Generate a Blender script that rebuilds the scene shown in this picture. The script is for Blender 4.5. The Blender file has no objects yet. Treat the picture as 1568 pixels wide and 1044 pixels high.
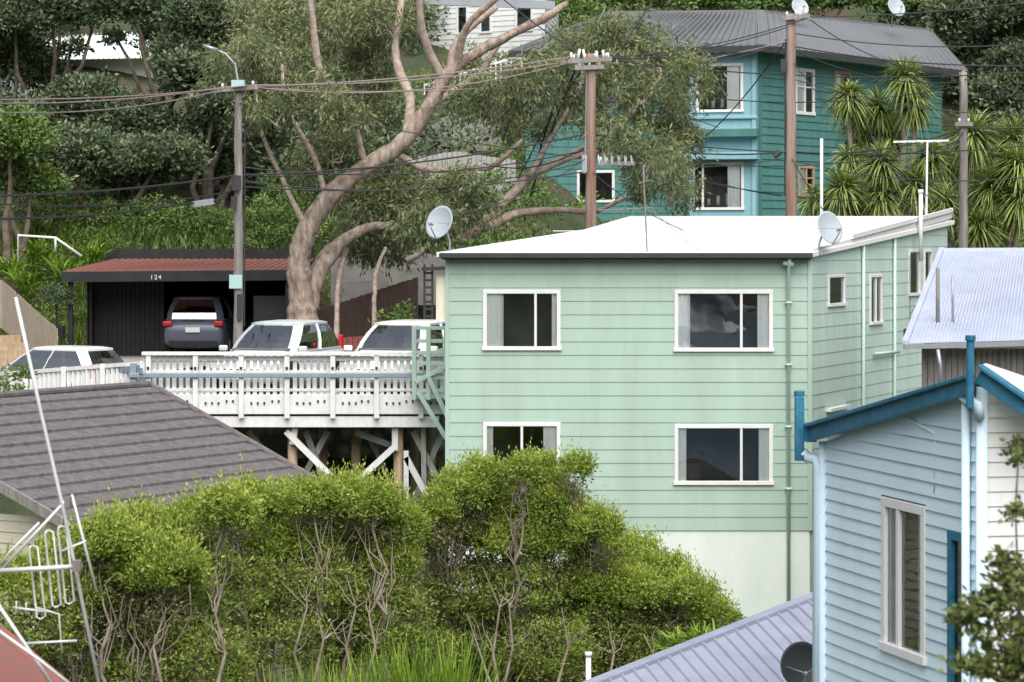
import bpy, math, random
import numpy as np
from mathutils import Vector, Matrix, noise
random.seed(7)
F=3950.0; HZ=370.0
# survey helpers: bearing / elevation readings + distance -> world position (metres, eye level z=0)
def W(px,py,Y): return Vector(((px-784)*Y/F, Y, (HZ-py)*Y/F))
def XX(px,Y): return (px-784)*Y/F
def ZZ(py,Y): return (HZ-py)*Y/F
sc=bpy.context.scene
col=sc.collection
def link(o,parent=None):
    col.objects.link(o)
    if parent: o.parent=parent
    return o
def grp(name):
    return link(bpy.data.objects.new(name,None))
# ---------------------------------------------------------------- materials
def nt(name):
    m=bpy.data.materials.new(name); m.use_nodes=True
    return m,m.node_tree.nodes,m.node_tree.links,m.node_tree.nodes['Principled BSDF']
def mat(name,c,rough=.6,var=.12,scale=3.0,stretch=(1,1,1),metal=0,bump=0,c2=None,bscale=None,spec=.4,detail=5):
    m,n,l,p=nt(name)
    g=n.new('ShaderNodeNewGeometry'); mp=n.new('ShaderNodeMapping'); mp.inputs['Scale'].default_value=stretch
    l.new(g.outputs['Position'],mp.inputs[0])
    no=n.new('ShaderNodeTexNoise'); no.inputs['Scale'].default_value=scale; no.inputs['Detail'].default_value=detail; no.inputs['Roughness'].default_value=.65
    l.new(mp.outputs[0],no.inputs[0])
    r=n.new('ShaderNodeValToRGB'); r.color_ramp.elements[0].position=.32; r.color_ramp.elements[1].position=.68
    a=[max(0,x*(1-var)) for x in c]; b=[min(1,x*(1+var)) for x in c] if c2 is None else c2
    if c2 is not None: a=list(c)
    r.color_ramp.elements[0].color=(*a,1); r.color_ramp.elements[1].color=(*b,1)
    l.new(no.outputs[0],r.inputs[0]); l.new(r.outputs[0],p.inputs['Base Color'])
    p.inputs['Roughness'].default_value=rough; p.inputs['Metallic'].default_value=metal
    p.inputs['Specular IOR Level'].default_value=spec
    if bump:
        no2=n.new('ShaderNodeTexNoise'); no2.inputs['Scale'].default_value=bscale or scale*4; no2.inputs['Detail'].default_value=6
        l.new(mp.outputs[0],no2.inputs[0])
        b=n.new('ShaderNodeBump'); b.inputs['Strength'].default_value=bump; b.inputs['Distance'].default_value=.03
        l.new(no2.outputs[0],b.inputs['Height']); l.new(b.outputs[0],p.inputs['Normal'])
    return m
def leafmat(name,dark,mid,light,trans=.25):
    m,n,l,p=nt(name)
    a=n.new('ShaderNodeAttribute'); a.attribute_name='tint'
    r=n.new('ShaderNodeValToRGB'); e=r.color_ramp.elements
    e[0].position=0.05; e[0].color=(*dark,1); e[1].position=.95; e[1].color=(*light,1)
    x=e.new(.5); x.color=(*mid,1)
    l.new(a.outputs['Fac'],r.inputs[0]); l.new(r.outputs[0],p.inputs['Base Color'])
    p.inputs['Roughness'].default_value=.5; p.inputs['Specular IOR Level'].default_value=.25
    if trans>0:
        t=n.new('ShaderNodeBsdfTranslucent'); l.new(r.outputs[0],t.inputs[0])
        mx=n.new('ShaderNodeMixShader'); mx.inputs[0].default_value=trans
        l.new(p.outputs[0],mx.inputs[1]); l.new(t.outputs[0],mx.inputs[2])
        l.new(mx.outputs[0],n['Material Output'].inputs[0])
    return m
STREAK=(2.5,2.5,.35)
M={}
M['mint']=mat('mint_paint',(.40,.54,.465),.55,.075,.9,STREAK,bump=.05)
M['mint_lit']=mat('mint_paint_lit',(.53,.68,.62),.55,.06,1.2,STREAK)  # front mint lightened: the side wall's stronger light is put into the colour
M['white']=mat('white_paint',(.80,.81,.81),.45,.05,2,STREAK)
M['whiteold']=mat('weathered_white_paint',(.68,.70,.69),.6,.2,3,(3,3,1),c2=(.86,.87,.86))
M['roofwhite']=mat('white_roof_membrane',(.86,.86,.86),.5,.03,1.0)
M['found']=mat('painted_concrete',(.69,.79,.75),.8,.1,1.2,(1.5,1.5,.4),c2=(.80,.87,.84))
M['black']=mat('black_paint',(.022,.024,.028),.5,.3,3)
M['gutter']=mat('dark_gutter',(.05,.055,.055),.4,.2,3)
M['teal']=mat('teal_paint',(.075,.215,.20),.55,.14,1,STREAK)
M['tealblue']=mat('light_teal_paint',(.25,.47,.54),.55,.08,1,STREAK)
M['blueboard']=mat('pale_blue_paint',(.65,.82,.92),.5,.04,1.5,STREAK)
M['bluetrim']=mat('deep_blue_paint',(.015,.13,.23),.45,.35,7,(1,1,1),c2=(.05,.22,.34))
M['cream']=mat('cream_paint',(.66,.62,.50),.6,.07,1.5,STREAK)
M['greyroof']=mat('grey_metal_roof',(.20,.21,.22),.45,.1,1,metal=.2)
M['lilac']=mat('lilac_metal_roof',(.46,.51,.64),.45,.08,1.2,metal=.1,c2=(.56,.61,.74))
M['lowroof']=mat('slate_metal_roof',(.25,.27,.35),.5,.1,1.5,c2=(.33,.36,.45))
M['tile']=mat('brown_roof_tile',(.11,.095,.10),.8,.2,6,bump=.3,c2=(.18,.165,.17))
M['redroof']=mat('red_oxide_roof',(.32,.11,.085),.7,.2,2,c2=(.24,.13,.11))
M['asphalt']=mat('asphalt',(.05,.05,.052),.9,.2,8,bump=.2)
M['concrete']=mat('concrete',(.28,.27,.25),.9,.2,1.5,c2=(.44,.42,.39),bump=.2)
M['pole']=mat('weathered_pole',(.17,.155,.145),.85,.2,2.5,(6,6,.5),c2=(.34,.32,.305),bump=.4)
M['greytimber']=mat('grey_timber',(.32,.32,.30),.85,.2,2.5,(3,3,1),c2=(.52,.53,.50),bump=.3)
M['polered']=mat('treated_pole',(.25,.105,.06),.85,.2,1.3,(7,7,.35),c2=(.33,.295,.27),bump=.5)
M['wood']=mat('timber_post',(.30,.21,.13),.8,.2,4,(4,4,.6),c2=(.50,.39,.27),bump=.3)
M['fence']=mat('timber_paling',(.34,.28,.21),.85,.2,5,(5,5,.6),c2=(.50,.43,.34),bump=.3)
M['greyfence']=mat('grey_paling',(.27,.27,.26),.85,.2,5,(5,5,.6),c2=(.48,.47,.45),bump=.3)
M['darkwood']=mat('stained_fence',(.08,.05,.043),.8,.2,4,(5,5,.6),c2=(.16,.105,.09))
M['redwood']=mat('red_fence',(.26,.085,.07),.8,.2,4,(5,5,.6))
M['galv']=mat('galvanised_steel',(.38,.41,.45),.4,.1,4,metal=.5)
M['bluegrey']=mat('blue_grey_rail',(.26,.32,.39),.5,.1,3)
M['wire']=mat('cable',(.04,.04,.045),.6,.1,3)
M['wirelt']=mat('light_cable',(.28,.22,.22),.6,.1,3)
M['alu']=mat('aluminium',(.74,.75,.77),.4,.1,10,metal=.2)
M['dish']=mat('grey_dish',(.42,.48,.52),.5,.05,6)
M['dark']=mat('dark_interior',(.085,.09,.088),.9,.5,.9)
M['curtain']=mat('curtain',(.90,.92,.92),.9,.03,4)
M['rubber']=mat('rubber',(.02,.02,.02),.9,.1,4)
M['chrome']=mat('wheel_alloy',(.45,.46,.48),.3,.1,4,metal=.8)
M['red']=mat('red_lens',(.50,.02,.02),.2,.1,4)
M['headl']=mat('head_lamp',(.55,.58,.6),.1,.1,4)
M['silver']=mat('silver_car_paint',(.62,.68,.69),.3,.03,2,metal=.1)
M['carwhite']=mat('white_car_paint',(.80,.82,.83),.25,.03,2)
M['cardark']=mat('charcoal_car_paint',(.10,.115,.15),.25,.05,2,metal=.1)
M['bark']=mat('gum_bark',(.16,.108,.083),.9,.2,3.2,(2.5,2.5,.9),c2=(.50,.42,.355),bump=1.0,bscale=9)
M['barklt']=mat('pale_bark',(.28,.20,.16),.85,.2,3.5,(2,2,2),c2=(.56,.48,.41),bump=.6)
M['twig']=mat('twig_bark',(.19,.15,.12),.9,.2,4,c2=(.40,.34,.285),bump=.3)
M['darkbark']=mat('dark_bark',(.09,.07,.058),.9,.2,4,c2=(.24,.19,.155))
M['sign']=mat('pale_sign',(.42,.60,.62),.5,.05,4)
M['plate']=mat('number_plate',(.65,.66,.66),.5,.05,4)
M['seat']=mat('grey_upholstery',(.12,.12,.125),.9,.2,6)
def glass(name,tint,fres=1.5,refl=.06,gc=(.9,.95,1)):
    m,n,l,p=nt(name); n.remove(p)
    t=n.new('ShaderNodeBsdfTransparent'); t.inputs[0].default_value=(*tint,1)
    g=n.new('ShaderNodeBsdfGlossy'); g.inputs['Roughness'].default_value=.02; g.inputs[0].default_value=(*gc,1)
    fr=n.new('ShaderNodeFresnel'); fr.inputs[0].default_value=fres
    no=n.new('ShaderNodeTexNoise'); no.inputs['Scale'].default_value=1.3
    ge=n.new('ShaderNodeNewGeometry'); l.new(ge.outputs['Position'],no.inputs[0])
    bu=n.new('ShaderNodeBump'); bu.inputs['Strength'].default_value=.1; bu.inputs['Distance'].default_value=.05
    l.new(no.outputs[0],bu.inputs['Height']); l.new(bu.outputs[0],g.inputs['Normal'])
    ad=n.new('ShaderNodeMath'); ad.operation='ADD'; ad.inputs[1].default_value=refl; l.new(fr.outputs[0],ad.inputs[0])
    mx=n.new('ShaderNodeMixShader'); l.new(ad.outputs[0],mx.inputs[0]); l.new(t.outputs[0],mx.inputs[1]); l.new(g.outputs[0],mx.inputs[2])
    l.new(mx.outputs[0],n['Material Output'].inputs[0]); return m
M['glass']=glass('window_glass',(.95,.97,.96),1.5,.10)
M['carglass']=glass('car_glass',(.55,.60,.59),1.55,.34,(1,1,.97))
def groundmat():
    m,n,l,p=nt('hillside_ground')
    g=n.new('ShaderNodeNewGeometry'); a=n.new('ShaderNodeTexNoise'); a.inputs['Scale'].default_value=.5; a.inputs['Detail'].default_value=8
    l.new(g.outputs['Position'],a.inputs[0])
    r=n.new('ShaderNodeValToRGB'); e=r.color_ramp.elements
    e[0].position=.35; e[0].color=(.04,.06,.024,1); e[1].position=.7; e[1].color=(.11,.065,.045,1)
    x=e.new(.5); x.color=(.055,.075,.03,1)
    l.new(a.outputs[0],r.inputs[0]); l.new(r.outputs[0],p.inputs['Base Color']); p.inputs['Roughness'].default_value=1
    b=n.new('ShaderNodeBump'); b.inputs['Distance'].default_value=.2; c=n.new('ShaderNodeTexNoise'); c.inputs['Scale'].default_value=6
    l.new(g.outputs['Position'],c.inputs[0]); l.new(c.outputs[0],b.inputs['Height']); l.new(b.outputs[0],p.inputs['Normal'])
    return m
M['ground']=groundmat()
def stonemat():
    m,n,l,p=nt('stone_wall')
    g=n.new('ShaderNodeNewGeometry'); v=n.new('ShaderNodeTexVoronoi'); v.inputs['Scale'].default_value=3.5
    l.new(g.outputs['Position'],v.inputs[0]); r=n.new('ShaderNodeValToRGB')
    r.color_ramp.elements[0].position=.1; r.color_ramp.elements[0].color=(.45,.44,.41,1); r.color_ramp.elements[1].position=.6; r.color_ramp.elements[1].color=(.12,.12,.105,1)
    l.new(v.outputs['Distance'],r.inputs[0]); l.new(r.outputs[0],p.inputs['Base Color']); p.inputs['Roughness'].default_value=.95
    b=n.new('ShaderNodeBump'); b.invert=True; b.inputs['Distance'].default_value=.1; l.new(v.outputs['Distance'],b.inputs['Height']); l.new(b.outputs[0],p.inputs['Normal'])
    return m
M['stone']=stonemat()
# ---------------------------------------------------------------- mesh builder
class MB:
    def __init__(s): s.v=[]; s.f=[]
    def poly(s,pts):
        i=len(s.v); s.v+= [tuple(p) for p in pts]; s.f.append(tuple(range(i,i+len(pts))))
    def hexa(s,p):
        i=len(s.v); s.v+=[tuple(q) for q in p]
        for f in ((0,3,2,1),(4,5,6,7),(0,1,5,4),(1,2,6,5),(2,3,7,6),(3,0,4,7)): s.f.append(tuple(i+k for k in f))
    def box(s,c,d,R=None):
        c=Vector(c); R=R or Matrix.Identity(3); x,y,z=d[0]/2,d[1]/2,d[2]/2
        s.hexa([c+R@Vector(q) for q in ((-x,-y,-z),(x,-y,-z),(x,y,-z),(-x,y,-z),(-x,-y,z),(x,-y,z),(x,y,z),(-x,y,z))])
    def beam(s,a,b,w,h):
        a=Vector(a); b=Vector(b); d=(b-a); L=d.length; d.normalize()
        up=Vector((0,0,1)) if abs(d.z)<.95 else Vector((0,1,0))
        x=d.cross(up).normalized(); z=x.cross(d)
        R=Matrix((x,d,z)).transposed(); s.box((a+b)/2,(w,L,h),R)
    def tube(s,pts,rad,n=8,cap=True):
        pts=[Vector(p) for p in pts]
        if not hasattr(rad,'__len__'): rad=[rad]*len(pts)
        base=len(s.v); N=len(pts)
        ref=Vector((.13,.97,.2))
        for i,p in enumerate(pts):
            d=(pts[min(i+1,N-1)]-pts[max(i-1,0)]).normalized()
            rr=ref if abs(d.dot(ref))<.9 else Vector((1,0,0))
            a=d.cross(rr).normalized(); b=d.cross(a)
            for k in range(n):
                t=2*math.pi*k/n; s.v.append(tuple(p+(a*math.cos(t)+b*math.sin(t))*rad[i]))
        for i in range(N-1):
            for k in range(n):
                s.f.append((base+i*n+k,base+i*n+(k+1)%n,base+(i+1)*n+(k+1)%n,base+(i+1)*n+k))
        if cap:
            s.f.append(tuple(base+k for k in range(n))[::-1]); s.f.append(tuple(base+(N-1)*n+k for k in range(n)))
    def rough(s,amp,sc_):
        for i,v in enumerate(s.v):
            q=Vector(v); n_=noise.noise_vector(q*sc_)+noise.noise_vector(q*sc_*3.1)*.5; s.v[i]=tuple(q+n_*amp)
    def obj(s,name,m,parent=None,smooth=False,bevel=0):
        me=bpy.data.meshes.new(name); me.from_pydata(s.v,[],s.f); me.materials.append(m)
        if smooth: me.polygons.foreach_set('use_smooth',[True]*len(me.polygons))
        me.update(); o=link(bpy.data.objects.new(name,me),parent)
        if bevel:
            b=o.modifiers.new('b','BEVEL'); b.width=bevel; b.segments=2
        return o
class Fr:
    def __init__(s,A,B):
        s.O=Vector((A[0],A[1],0)); B=Vector((B[0],B[1],0)); s.L=(B-s.O).length; s.u=(B-s.O)/s.L
        n=Vector((s.u.y,-s.u.x,0))
        s.n=n
    def flip(s): s.n=-s.n; return s
    def pt(s,a,z,d=0):
        p=s.O+s.u*a+s.n*d; return Vector((p.x,p.y,z))
    def a(s,px):
        k=(px-784)/F; return (k*s.O.y-s.O.x)/(s.u.x-k*s.u.y)
    def z(s,a,py): return ZZ(py,(s.O+s.u*a).y)
def fbox(mb,fr,a0,a1,z0,z1,d0,d1):
    mb.hexa([fr.pt(a0,z0,d1),fr.pt(a1,z0,d1),fr.pt(a1,z0,d0),fr.pt(a0,z0,d0),fr.pt(a0,z1,d1),fr.pt(a1,z1,d1),fr.pt(a1,z1,d0),fr.pt(a0,z1,d0)])
def boards(mb,fr,a0,a1,z0,z1,pitch,proud,ops=(),top=None):
    r0=z0
    while r0<z1-1e-4:
        r1=min(r0+pitch,z1)
        cuts=sorted({r0,r1}|{z for o in ops for z in o[2:4] if r0<z<r1})
        for b0,b1 in zip(cuts[:-1],cuts[1:]):
            mid=(b0+b1)/2; iv=[(a0,a1)]
            for o in ops:
                if o[2]<mid<o[3]:
                    nv=[]
                    for (x,y) in iv:
                        if o[0]>x: nv.append((x,min(y,o[0])))
                        if o[1]<y: nv.append((max(x,o[1]),y))
                    iv=[q for q in nv if q[1]-q[0]>1e-4]
            for (x,y) in iv:
                if top:
                    cs={x,y}; t0,t1=top(x),top(y)
                    if abs(t1-t0)>1e-6:
                        for b in (b0,b1):
                            c=x+(b-t0)/(t1-t0)*(y-x)
                            if x<c<y: cs.add(c)
                    cs=sorted(cs); segs=list(zip(cs[:-1],cs[1:]))
                else: segs=[(x,y)]
                for (p,q) in segs:
                    zp=b1 if not top else min(b1,top(p)); zq=b1 if not top else min(b1,top(q))
                    if zp<=b0+1e-5 and zq<=b0+1e-5: continue
                    zp=max(zp,b0); zq=max(zq,b0)
                    D=lambda z: proud*(1-(z-r0)/pitch)
                    mb.poly([fr.pt(p,b0,D(b0)),fr.pt(q,b0,D(b0)),fr.pt(q,zq,D(zq)),fr.pt(p,zp,D(zp))])
                    if b0==r0: mb.poly([fr.pt(p,b0,0),fr.pt(q,b0,0),fr.pt(q,b0,proud),fr.pt(p,b0,proud)])
        r0=r1
def window(parent,fr,a0,a1,z0,z1,mulls=(),fm='white',curt=(),name='window',fw=.055,trans=(),cm='curtain',depth=1.0,blind=0):
    w=MB(); t=fw
    fbox(w,fr,a0-.03,a1+.03,z1-t,z1+.03,-.04,.035); fbox(w,fr,a0-.05,a1+.05,z0-.04,z0+t*.8,-.04,.06)
    fbox(w,fr,a0-.03,a0+t,z0+t*.8,z1-t,-.04,.034); fbox(w,fr,a1-t,a1+.03,z0+t*.8,z1-t,-.04,.034)
    for m in mulls: fbox(w,fr,m-t*.55,m+t*.55,z0+t*.8,z1-t,-.035,.03)
    for zt in trans: fbox(w,fr,a0+t,a1-t,zt-.025,zt+.025,-.03,.025)
    w.obj(name+'_frame',M[fm],parent,bevel=.006)
    g=MB(); g.poly([fr.pt(a0+.01,z0+.01,-.01),fr.pt(a1-.01,z0+.01,-.01),fr.pt(a1-.01,z1-.01,-.01),fr.pt(a0+.01,z1-.01,-.01)]); g.obj(name+'_glass',M['glass'],parent)
    r=MB(); A=lambda a,z,d: fr.pt(a,z,d)
    r.poly([A(a0,z0,-depth),A(a1,z0,-depth),A(a1,z1,-depth),A(a0,z1,-depth)])
    r.poly([A(a0,z0,0),A(a0,z0,-depth),A(a0,z1,-depth),A(a0,z1,0)]); r.poly([A(a1,z0,0),A(a1,z0,-depth),A(a1,z1,-depth),A(a1,z1,0)])
    r.poly([A(a0,z0,0),A(a1,z0,0),A(a1,z0,-depth),A(a0,z0,-depth)]); r.poly([A(a0,z1,0),A(a1,z1,0),A(a1,z1,-depth),A(a0,z1,-depth)])
    r.obj(name+'_room',M['dark'],parent)
    if curt:
        c=MB()
        for (x,y) in curt:
            k=max(4,int((y-x)/.045)); 
            for i in range(k):
                p=x+(y-x)*i/k; q=x+(y-x)*(i+1)/k; d0=-.03-(.025 if i%2 else 0); d1=-.03-(0 if i%2 else .025)
                c.poly([fr.pt(p,z0+.03,d0),fr.pt(q,z0+.03,d1),fr.pt(q,z1-.03,d1),fr.pt(p,z1-.03,d0)])
        c.obj(name+'_curtain',M[cm],parent)
def ribs(mb,P00,P10,P01,P11,n,w,h):
    P00,P10,P01,P11=map(Vector,(P00,P10,P01,P11)); nr=(P10-P00).cross(P01-P00).normalized()
    if nr.z<0: nr=-nr
    for i in range(n+1):
        t=i/n; a=P00.lerp(P10,t); b=P01.lerp(P11,t); s=(P10-P00).normalized()*w
        if i==n: s=-s
        mb.hexa([a,a+s,b+s,b,a+nr*h+s*.25,a+s*.75+nr*h,b+s*.75+nr*h,b+s*.25+nr*h])
# ---------------------------------------------------------------- foliage
def leafmesh(name,P,Dr,S,l,w,tint,m,parent):
    n=len(P); V=np.empty((n,4,3),np.float32)
    V[:,0]=P; V[:,1]=P+Dr*(l*.5)[:,None]+S*(w*.5)[:,None]; V[:,2]=P+Dr*l[:,None]; V[:,3]=P+Dr*(l*.5)[:,None]-S*(w*.5)[:,None]
    me=bpy.data.meshes.new(name); me.vertices.add(n*4); me.loops.add(n*4); me.polygons.add(n)
    me.vertices.foreach_set('co',V.ravel()); me.loops.foreach_set('vertex_index',np.arange(n*4,dtype=np.int32))
    me.polygons.foreach_set('loop_start',np.arange(0,n*4,4,dtype=np.int32)); me.polygons.foreach_set('loop_total',np.full(n,4,np.int32))
    me.update(calc_edges=True)
    at=me.attributes.new('tint','FLOAT','FACE'); at.data.foreach_set('value',np.clip(tint,0,1).astype(np.float32))
    me.materials.append(m); return link(bpy.data.objects.new(name,me),parent)
def unit(a): return a/np.maximum(1e-6,np.linalg.norm(a,axis=1))[:,None]
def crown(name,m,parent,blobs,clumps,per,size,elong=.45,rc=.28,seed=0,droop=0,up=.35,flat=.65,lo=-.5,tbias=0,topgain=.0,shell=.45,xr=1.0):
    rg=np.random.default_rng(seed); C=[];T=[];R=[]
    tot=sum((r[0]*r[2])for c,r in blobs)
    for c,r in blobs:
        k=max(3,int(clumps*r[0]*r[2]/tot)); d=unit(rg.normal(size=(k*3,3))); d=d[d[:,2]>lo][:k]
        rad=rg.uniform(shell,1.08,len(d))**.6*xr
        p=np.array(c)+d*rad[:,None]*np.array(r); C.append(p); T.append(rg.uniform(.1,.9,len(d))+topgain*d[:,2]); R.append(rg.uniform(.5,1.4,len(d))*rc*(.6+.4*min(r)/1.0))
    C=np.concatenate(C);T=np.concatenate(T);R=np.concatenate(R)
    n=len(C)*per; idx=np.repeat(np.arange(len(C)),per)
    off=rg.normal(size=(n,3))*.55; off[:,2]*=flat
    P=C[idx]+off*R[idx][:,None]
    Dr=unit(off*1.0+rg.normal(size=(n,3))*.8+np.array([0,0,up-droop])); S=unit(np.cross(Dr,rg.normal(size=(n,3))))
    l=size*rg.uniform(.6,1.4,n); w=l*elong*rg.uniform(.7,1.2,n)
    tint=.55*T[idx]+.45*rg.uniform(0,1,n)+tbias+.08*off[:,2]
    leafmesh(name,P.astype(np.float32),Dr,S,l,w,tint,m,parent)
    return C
def limb(mb,a,b,r0,r1,jit=.1,segs=5,n=6,rg=random,bow=0):
    a=Vector(a); b=Vector(b); L=(b-a).length; pts=[];rad=[]
    for i in range(segs+1):
        t=i/segs; p=a.lerp(b,t)
        if 0<i<segs: p+=Vector((rg.uniform(-1,1),rg.uniform(-1,1),rg.uniform(-1,1)))*jit*L*.5
        p.z+=bow*math.sin(math.pi*t)*L
        pts.append(p); rad.append(r0+(r1-r0)*t)
    mb.tube(pts,rad,n,False); return pts
def blades(name,m,parent,bases,dirs,length,width,seed=0,droop=.5,segs=3,tint=None):
    rg=np.random.default_rng(seed); mb=[];fs=[];ts=[];v=[]
    for b,d,in zip(bases,dirs):
        L=length*rg.uniform(.65,1.2); w=width*rg.uniform(.7,1.2); s=np.cross(d,[0,0,1.0])+rg.normal(size=3)*.15; s/=np.linalg.norm(s)+1e-6
        t=rg.uniform(0,1); i=len(v)
        for k in range(segs+1):
            q=k/segs; p=b+d*L*q+np.array([0,0,-droop*L*q*q]); ww=w*(1-q*.92)*(.7+.6*min(q*2,1)) 
            v.append(p-s*ww/2); v.append(p+s*ww/2)
        for k in range(segs):
            fs.append((i+2*k,i+2*k+1,i+2*k+3,i+2*k+2)); ts.append(t)
    me=bpy.data.meshes.new(name); me.from_pydata([tuple(x) for x in v],[],fs); me.update()
    at=me.attributes.new('tint','FLOAT','FACE'); at.data.foreach_set('value',np.array(ts,np.float32)); me.materials.append(m)
    return link(bpy.data.objects.new(name,me),parent)
L_gum=leafmat('gum_leaves',(.07,.095,.045),(.16,.20,.095),(.31,.33,.15),.15)
L_dark=leafmat('dark_leaves',(.036,.060,.030),(.088,.128,.066),(.20,.245,.135),0)
L_mid=leafmat('bush_leaves',(.05,.10,.028),(.115,.19,.05),(.23,.32,.085),0)
L_bright=leafmat('shrub_leaves',(.10,.17,.03),(.235,.34,.055),(.45,.52,.11),.25)
L_olive=leafmat('olive_leaves',(.10,.14,.035),(.20,.265,.06),(.34,.40,.11),.15)
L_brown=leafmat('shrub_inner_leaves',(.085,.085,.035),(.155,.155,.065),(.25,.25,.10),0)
L_grass=leafmat('grass_leaves',(.09,.18,.02),(.18,.32,.035),(.36,.47,.07),.2)
L_cab=leafmat('cabbage_leaves',(.12,.18,.05),(.25,.34,.09),(.45,.52,.18),.1)
# ---------------------------------------------------------------- terrain
def sm(a,b,x): t=np.clip((x-a)/(b-a),0,1); return t*t*(3-2*t)
YL=[-3000,-400,-60,-20,-4,4,15,25,36,44,50,55.5,57.2,67,68,75,85,100,130,200,400,3000]
ZL=[50,50,20,6,-1.9,-3.2,-7,-8.8,-8.2,-7.8,-7.2,-5.3,-3.3,-3.25,-3.1,0.3,2.6,7.5,19,38,55,80]
YR=[-3000,-400,-60,-20,-4,4,15,25,36,44,50,55.5,57.2,67,68,78,90,100,112,130,200,400,3000]
ZR=[50,50,20,6,-1.9,-3.2,-7,-8.8,-8.2,-7.8,-7.2,-5.3,-3.3,-3.25,-3.2,-1,.8,4.5,10,19,38,55,80]
def ground(x,y,drop=True):
    x=np.asarray(x,float); y=np.asarray(y,float)
    zl=np.interp(y,YL,ZL); zr=np.interp(y,YR,ZR); t=sm(0,5,x); z=zl*(1-t)+zr*t
    rd=sm(50,56,y)*(1-sm(68,73,y))*sm(7.5,13,-x); z=z-1.0*rd
    bump=.25*np.sin(x*.7+1.3)*np.sin(y*.55)*(1-sm(52,57,y)*(1-sm(68,72,y)))
    z=z+bump
    if drop: z=z-.12*sm(56.5,57.5,y)*(1-sm(66,67,y))
    return z
def grid(name,xs,ys,zf,m):
    X,Y=np.meshgrid(xs,ys); Z=zf(X,Y); v=np.stack([X,Y,Z],-1).reshape(-1,3); nx=len(xs)
    f=[(j*nx+i,j*nx+i+1,(j+1)*nx+i+1,(j+1)*nx+i) for j in range(len(ys)-1) for i in range(nx-1)]
    me=bpy.data.meshes.new(name); me.from_pydata(v.tolist(),[],f); me.materials.append(m)
    me.polygons.foreach_set('use_smooth',[True]*len(f)); return link(bpy.data.objects.new(name,me))
far=[-3000,-1200,-500,-220,-110,-60]
xs=far+list(np.arange(-45,46,.9))+[-a for a in far[::-1]]
ys=[-3000,-1200,-400,-150,-60,-30]+list(np.arange(-20,132,.8))+[150,200,300,600,1400,3000]
grid('hillside_ground',xs,ys,ground,M['ground'])
grid('road',np.arange(-60,60,1.0),[57.25,59,61,63,65.5],lambda x,y:ground(x,y,False)+.0,M['asphalt'])
grid('footpath',np.arange(-60,60,1.0),[65.5,66.9],lambda x,y:ground(x,y,False)+.12,M['concrete'])
# =========================================================================== GREEN HOUSE
H=grp('green_weatherboard_house')
A=(XX(685,50),50.0); B=(XX(1240,50),50.0); sd=Vector((4.35,10,0)); C=(B[0]+sd.x,60.0); D=(A[0]+sd.x,60.0)
fr=Fr(A,B); sr=Fr(B,C); br=Fr(C,D); lr=Fr(D,A)
zt=ZZ(396,50); zb=ZZ(812,50)
wins=[(738,860,442,537,[820],[(744,771),(845,856)]),(1031,1185,442,539,[1135],[(1036,1057),(1160,1179)]),
      (738,860,645,740,[799],[(744,755),(832,856)]),(1031,1185,648,743,[1135],[(1036,1051),(1162,1179)])]
ops=[]
for w in wins: ops.append((fr.a(w[0])+.05,fr.a(w[1])-.05,ZZ(w[3],50)+.05,ZZ(w[2],50)-.05))
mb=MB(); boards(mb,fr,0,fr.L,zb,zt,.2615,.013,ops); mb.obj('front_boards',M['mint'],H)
mb=MB()
for a in (0,fr.L): fbox(mb,fr,a-.04,a+.04,zb,zt,-.02,.028)
mb.obj('corner_boards',M['mint'],H)
for i,w in enumerate(wins):
    o=ops[i]; window(H,fr,o[0],o[1],o[2],o[3],[fr.a(x) for x in w[4]],curt=[(fr.a(p),fr.a(q)) for p,q in w[5]],name='front_window_%d'%i,fw=.045)
topz=lambda a: zt+.02+(a/sr.L)*.80
sw=[(1267,1293,420,468),(1331,1350,420,496),(1391,1408,382,452),(1414,1426,382,440)]
so=[]
for p,q,y0,y1 in sw:
    a0,a1=sr.a(p),sr.a(q); am=(a0+a1)/2; so.append((a0+.04,a1-.04,sr.z(am,y1)+.03,sr.z(am,y0)-.03))
mb=MB(); boards(mb,sr,0,sr.L,-5.6,.7,.2615,.011,so,topz); mb.obj('side_boards',M['mint_lit'],H)
for i,o in enumerate(so): window(H,sr,*o,[(o[0]+o[1])/2] if i==1 else [],name='side_window_%d'%i,fw=.03,curt=[(o[0]+.05,o[0]+.3)] if i<2 else ())
mb=MB(); boards(mb,br,0,br.L,-5.6,.4,.2615,.014); boards(mb,lr,0,lr.L,-5.6,.7,.2615,.014,(),lambda a: topz(lr.L-a)); mb.obj('rear_boards',M['mint_lit'],H)
mb=MB(); fbox(mb,fr,.02,fr.L+.0,-9.5,zb,-.3,-.012); fbox(mb,sr,.02,sr.L,-9.5,-5.6,-.3,-.03); fbox(mb,lr,0,lr.L,-9.5,-5.6,-.3,-.03); mb.obj('foundation_wall',M['found'],H)
def rp(s,t,z):
    p=Vector((A[0],A[1],0))+Vector((1,0,0))*s+sd*t; return Vector((p.x,p.y,z))
Lf=fr.L
def slab(mb,s0,s1,t0,t1,z0,z1,th,s0b=None,s1b=None):
    s0b=s0 if s0b is None else s0b; s1b=s1 if s1b is None else s1b
    q=[rp(s0,t0,z0),rp(s1,t0,z0),rp(s1b,t1,z1),rp(s0b,t1,z1)]
    mb.hexa([p-Vector((0,0,th)) for p in q]+q)
mb=MB(); slab(mb,-.12,Lf+.12,-.02,1.02,ZZ(386,49.8),.50,.10)
mb.obj('roof_membrane',M['roofwhite'],H,bevel=.01)
mb=MB(); slab(mb,.6,Lf+.02,.42,1.01,.16,.60,.10,-.4)
mb.obj('raised_roof',M['roofwhite'],H,bevel=.015)
mb=MB()
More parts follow.
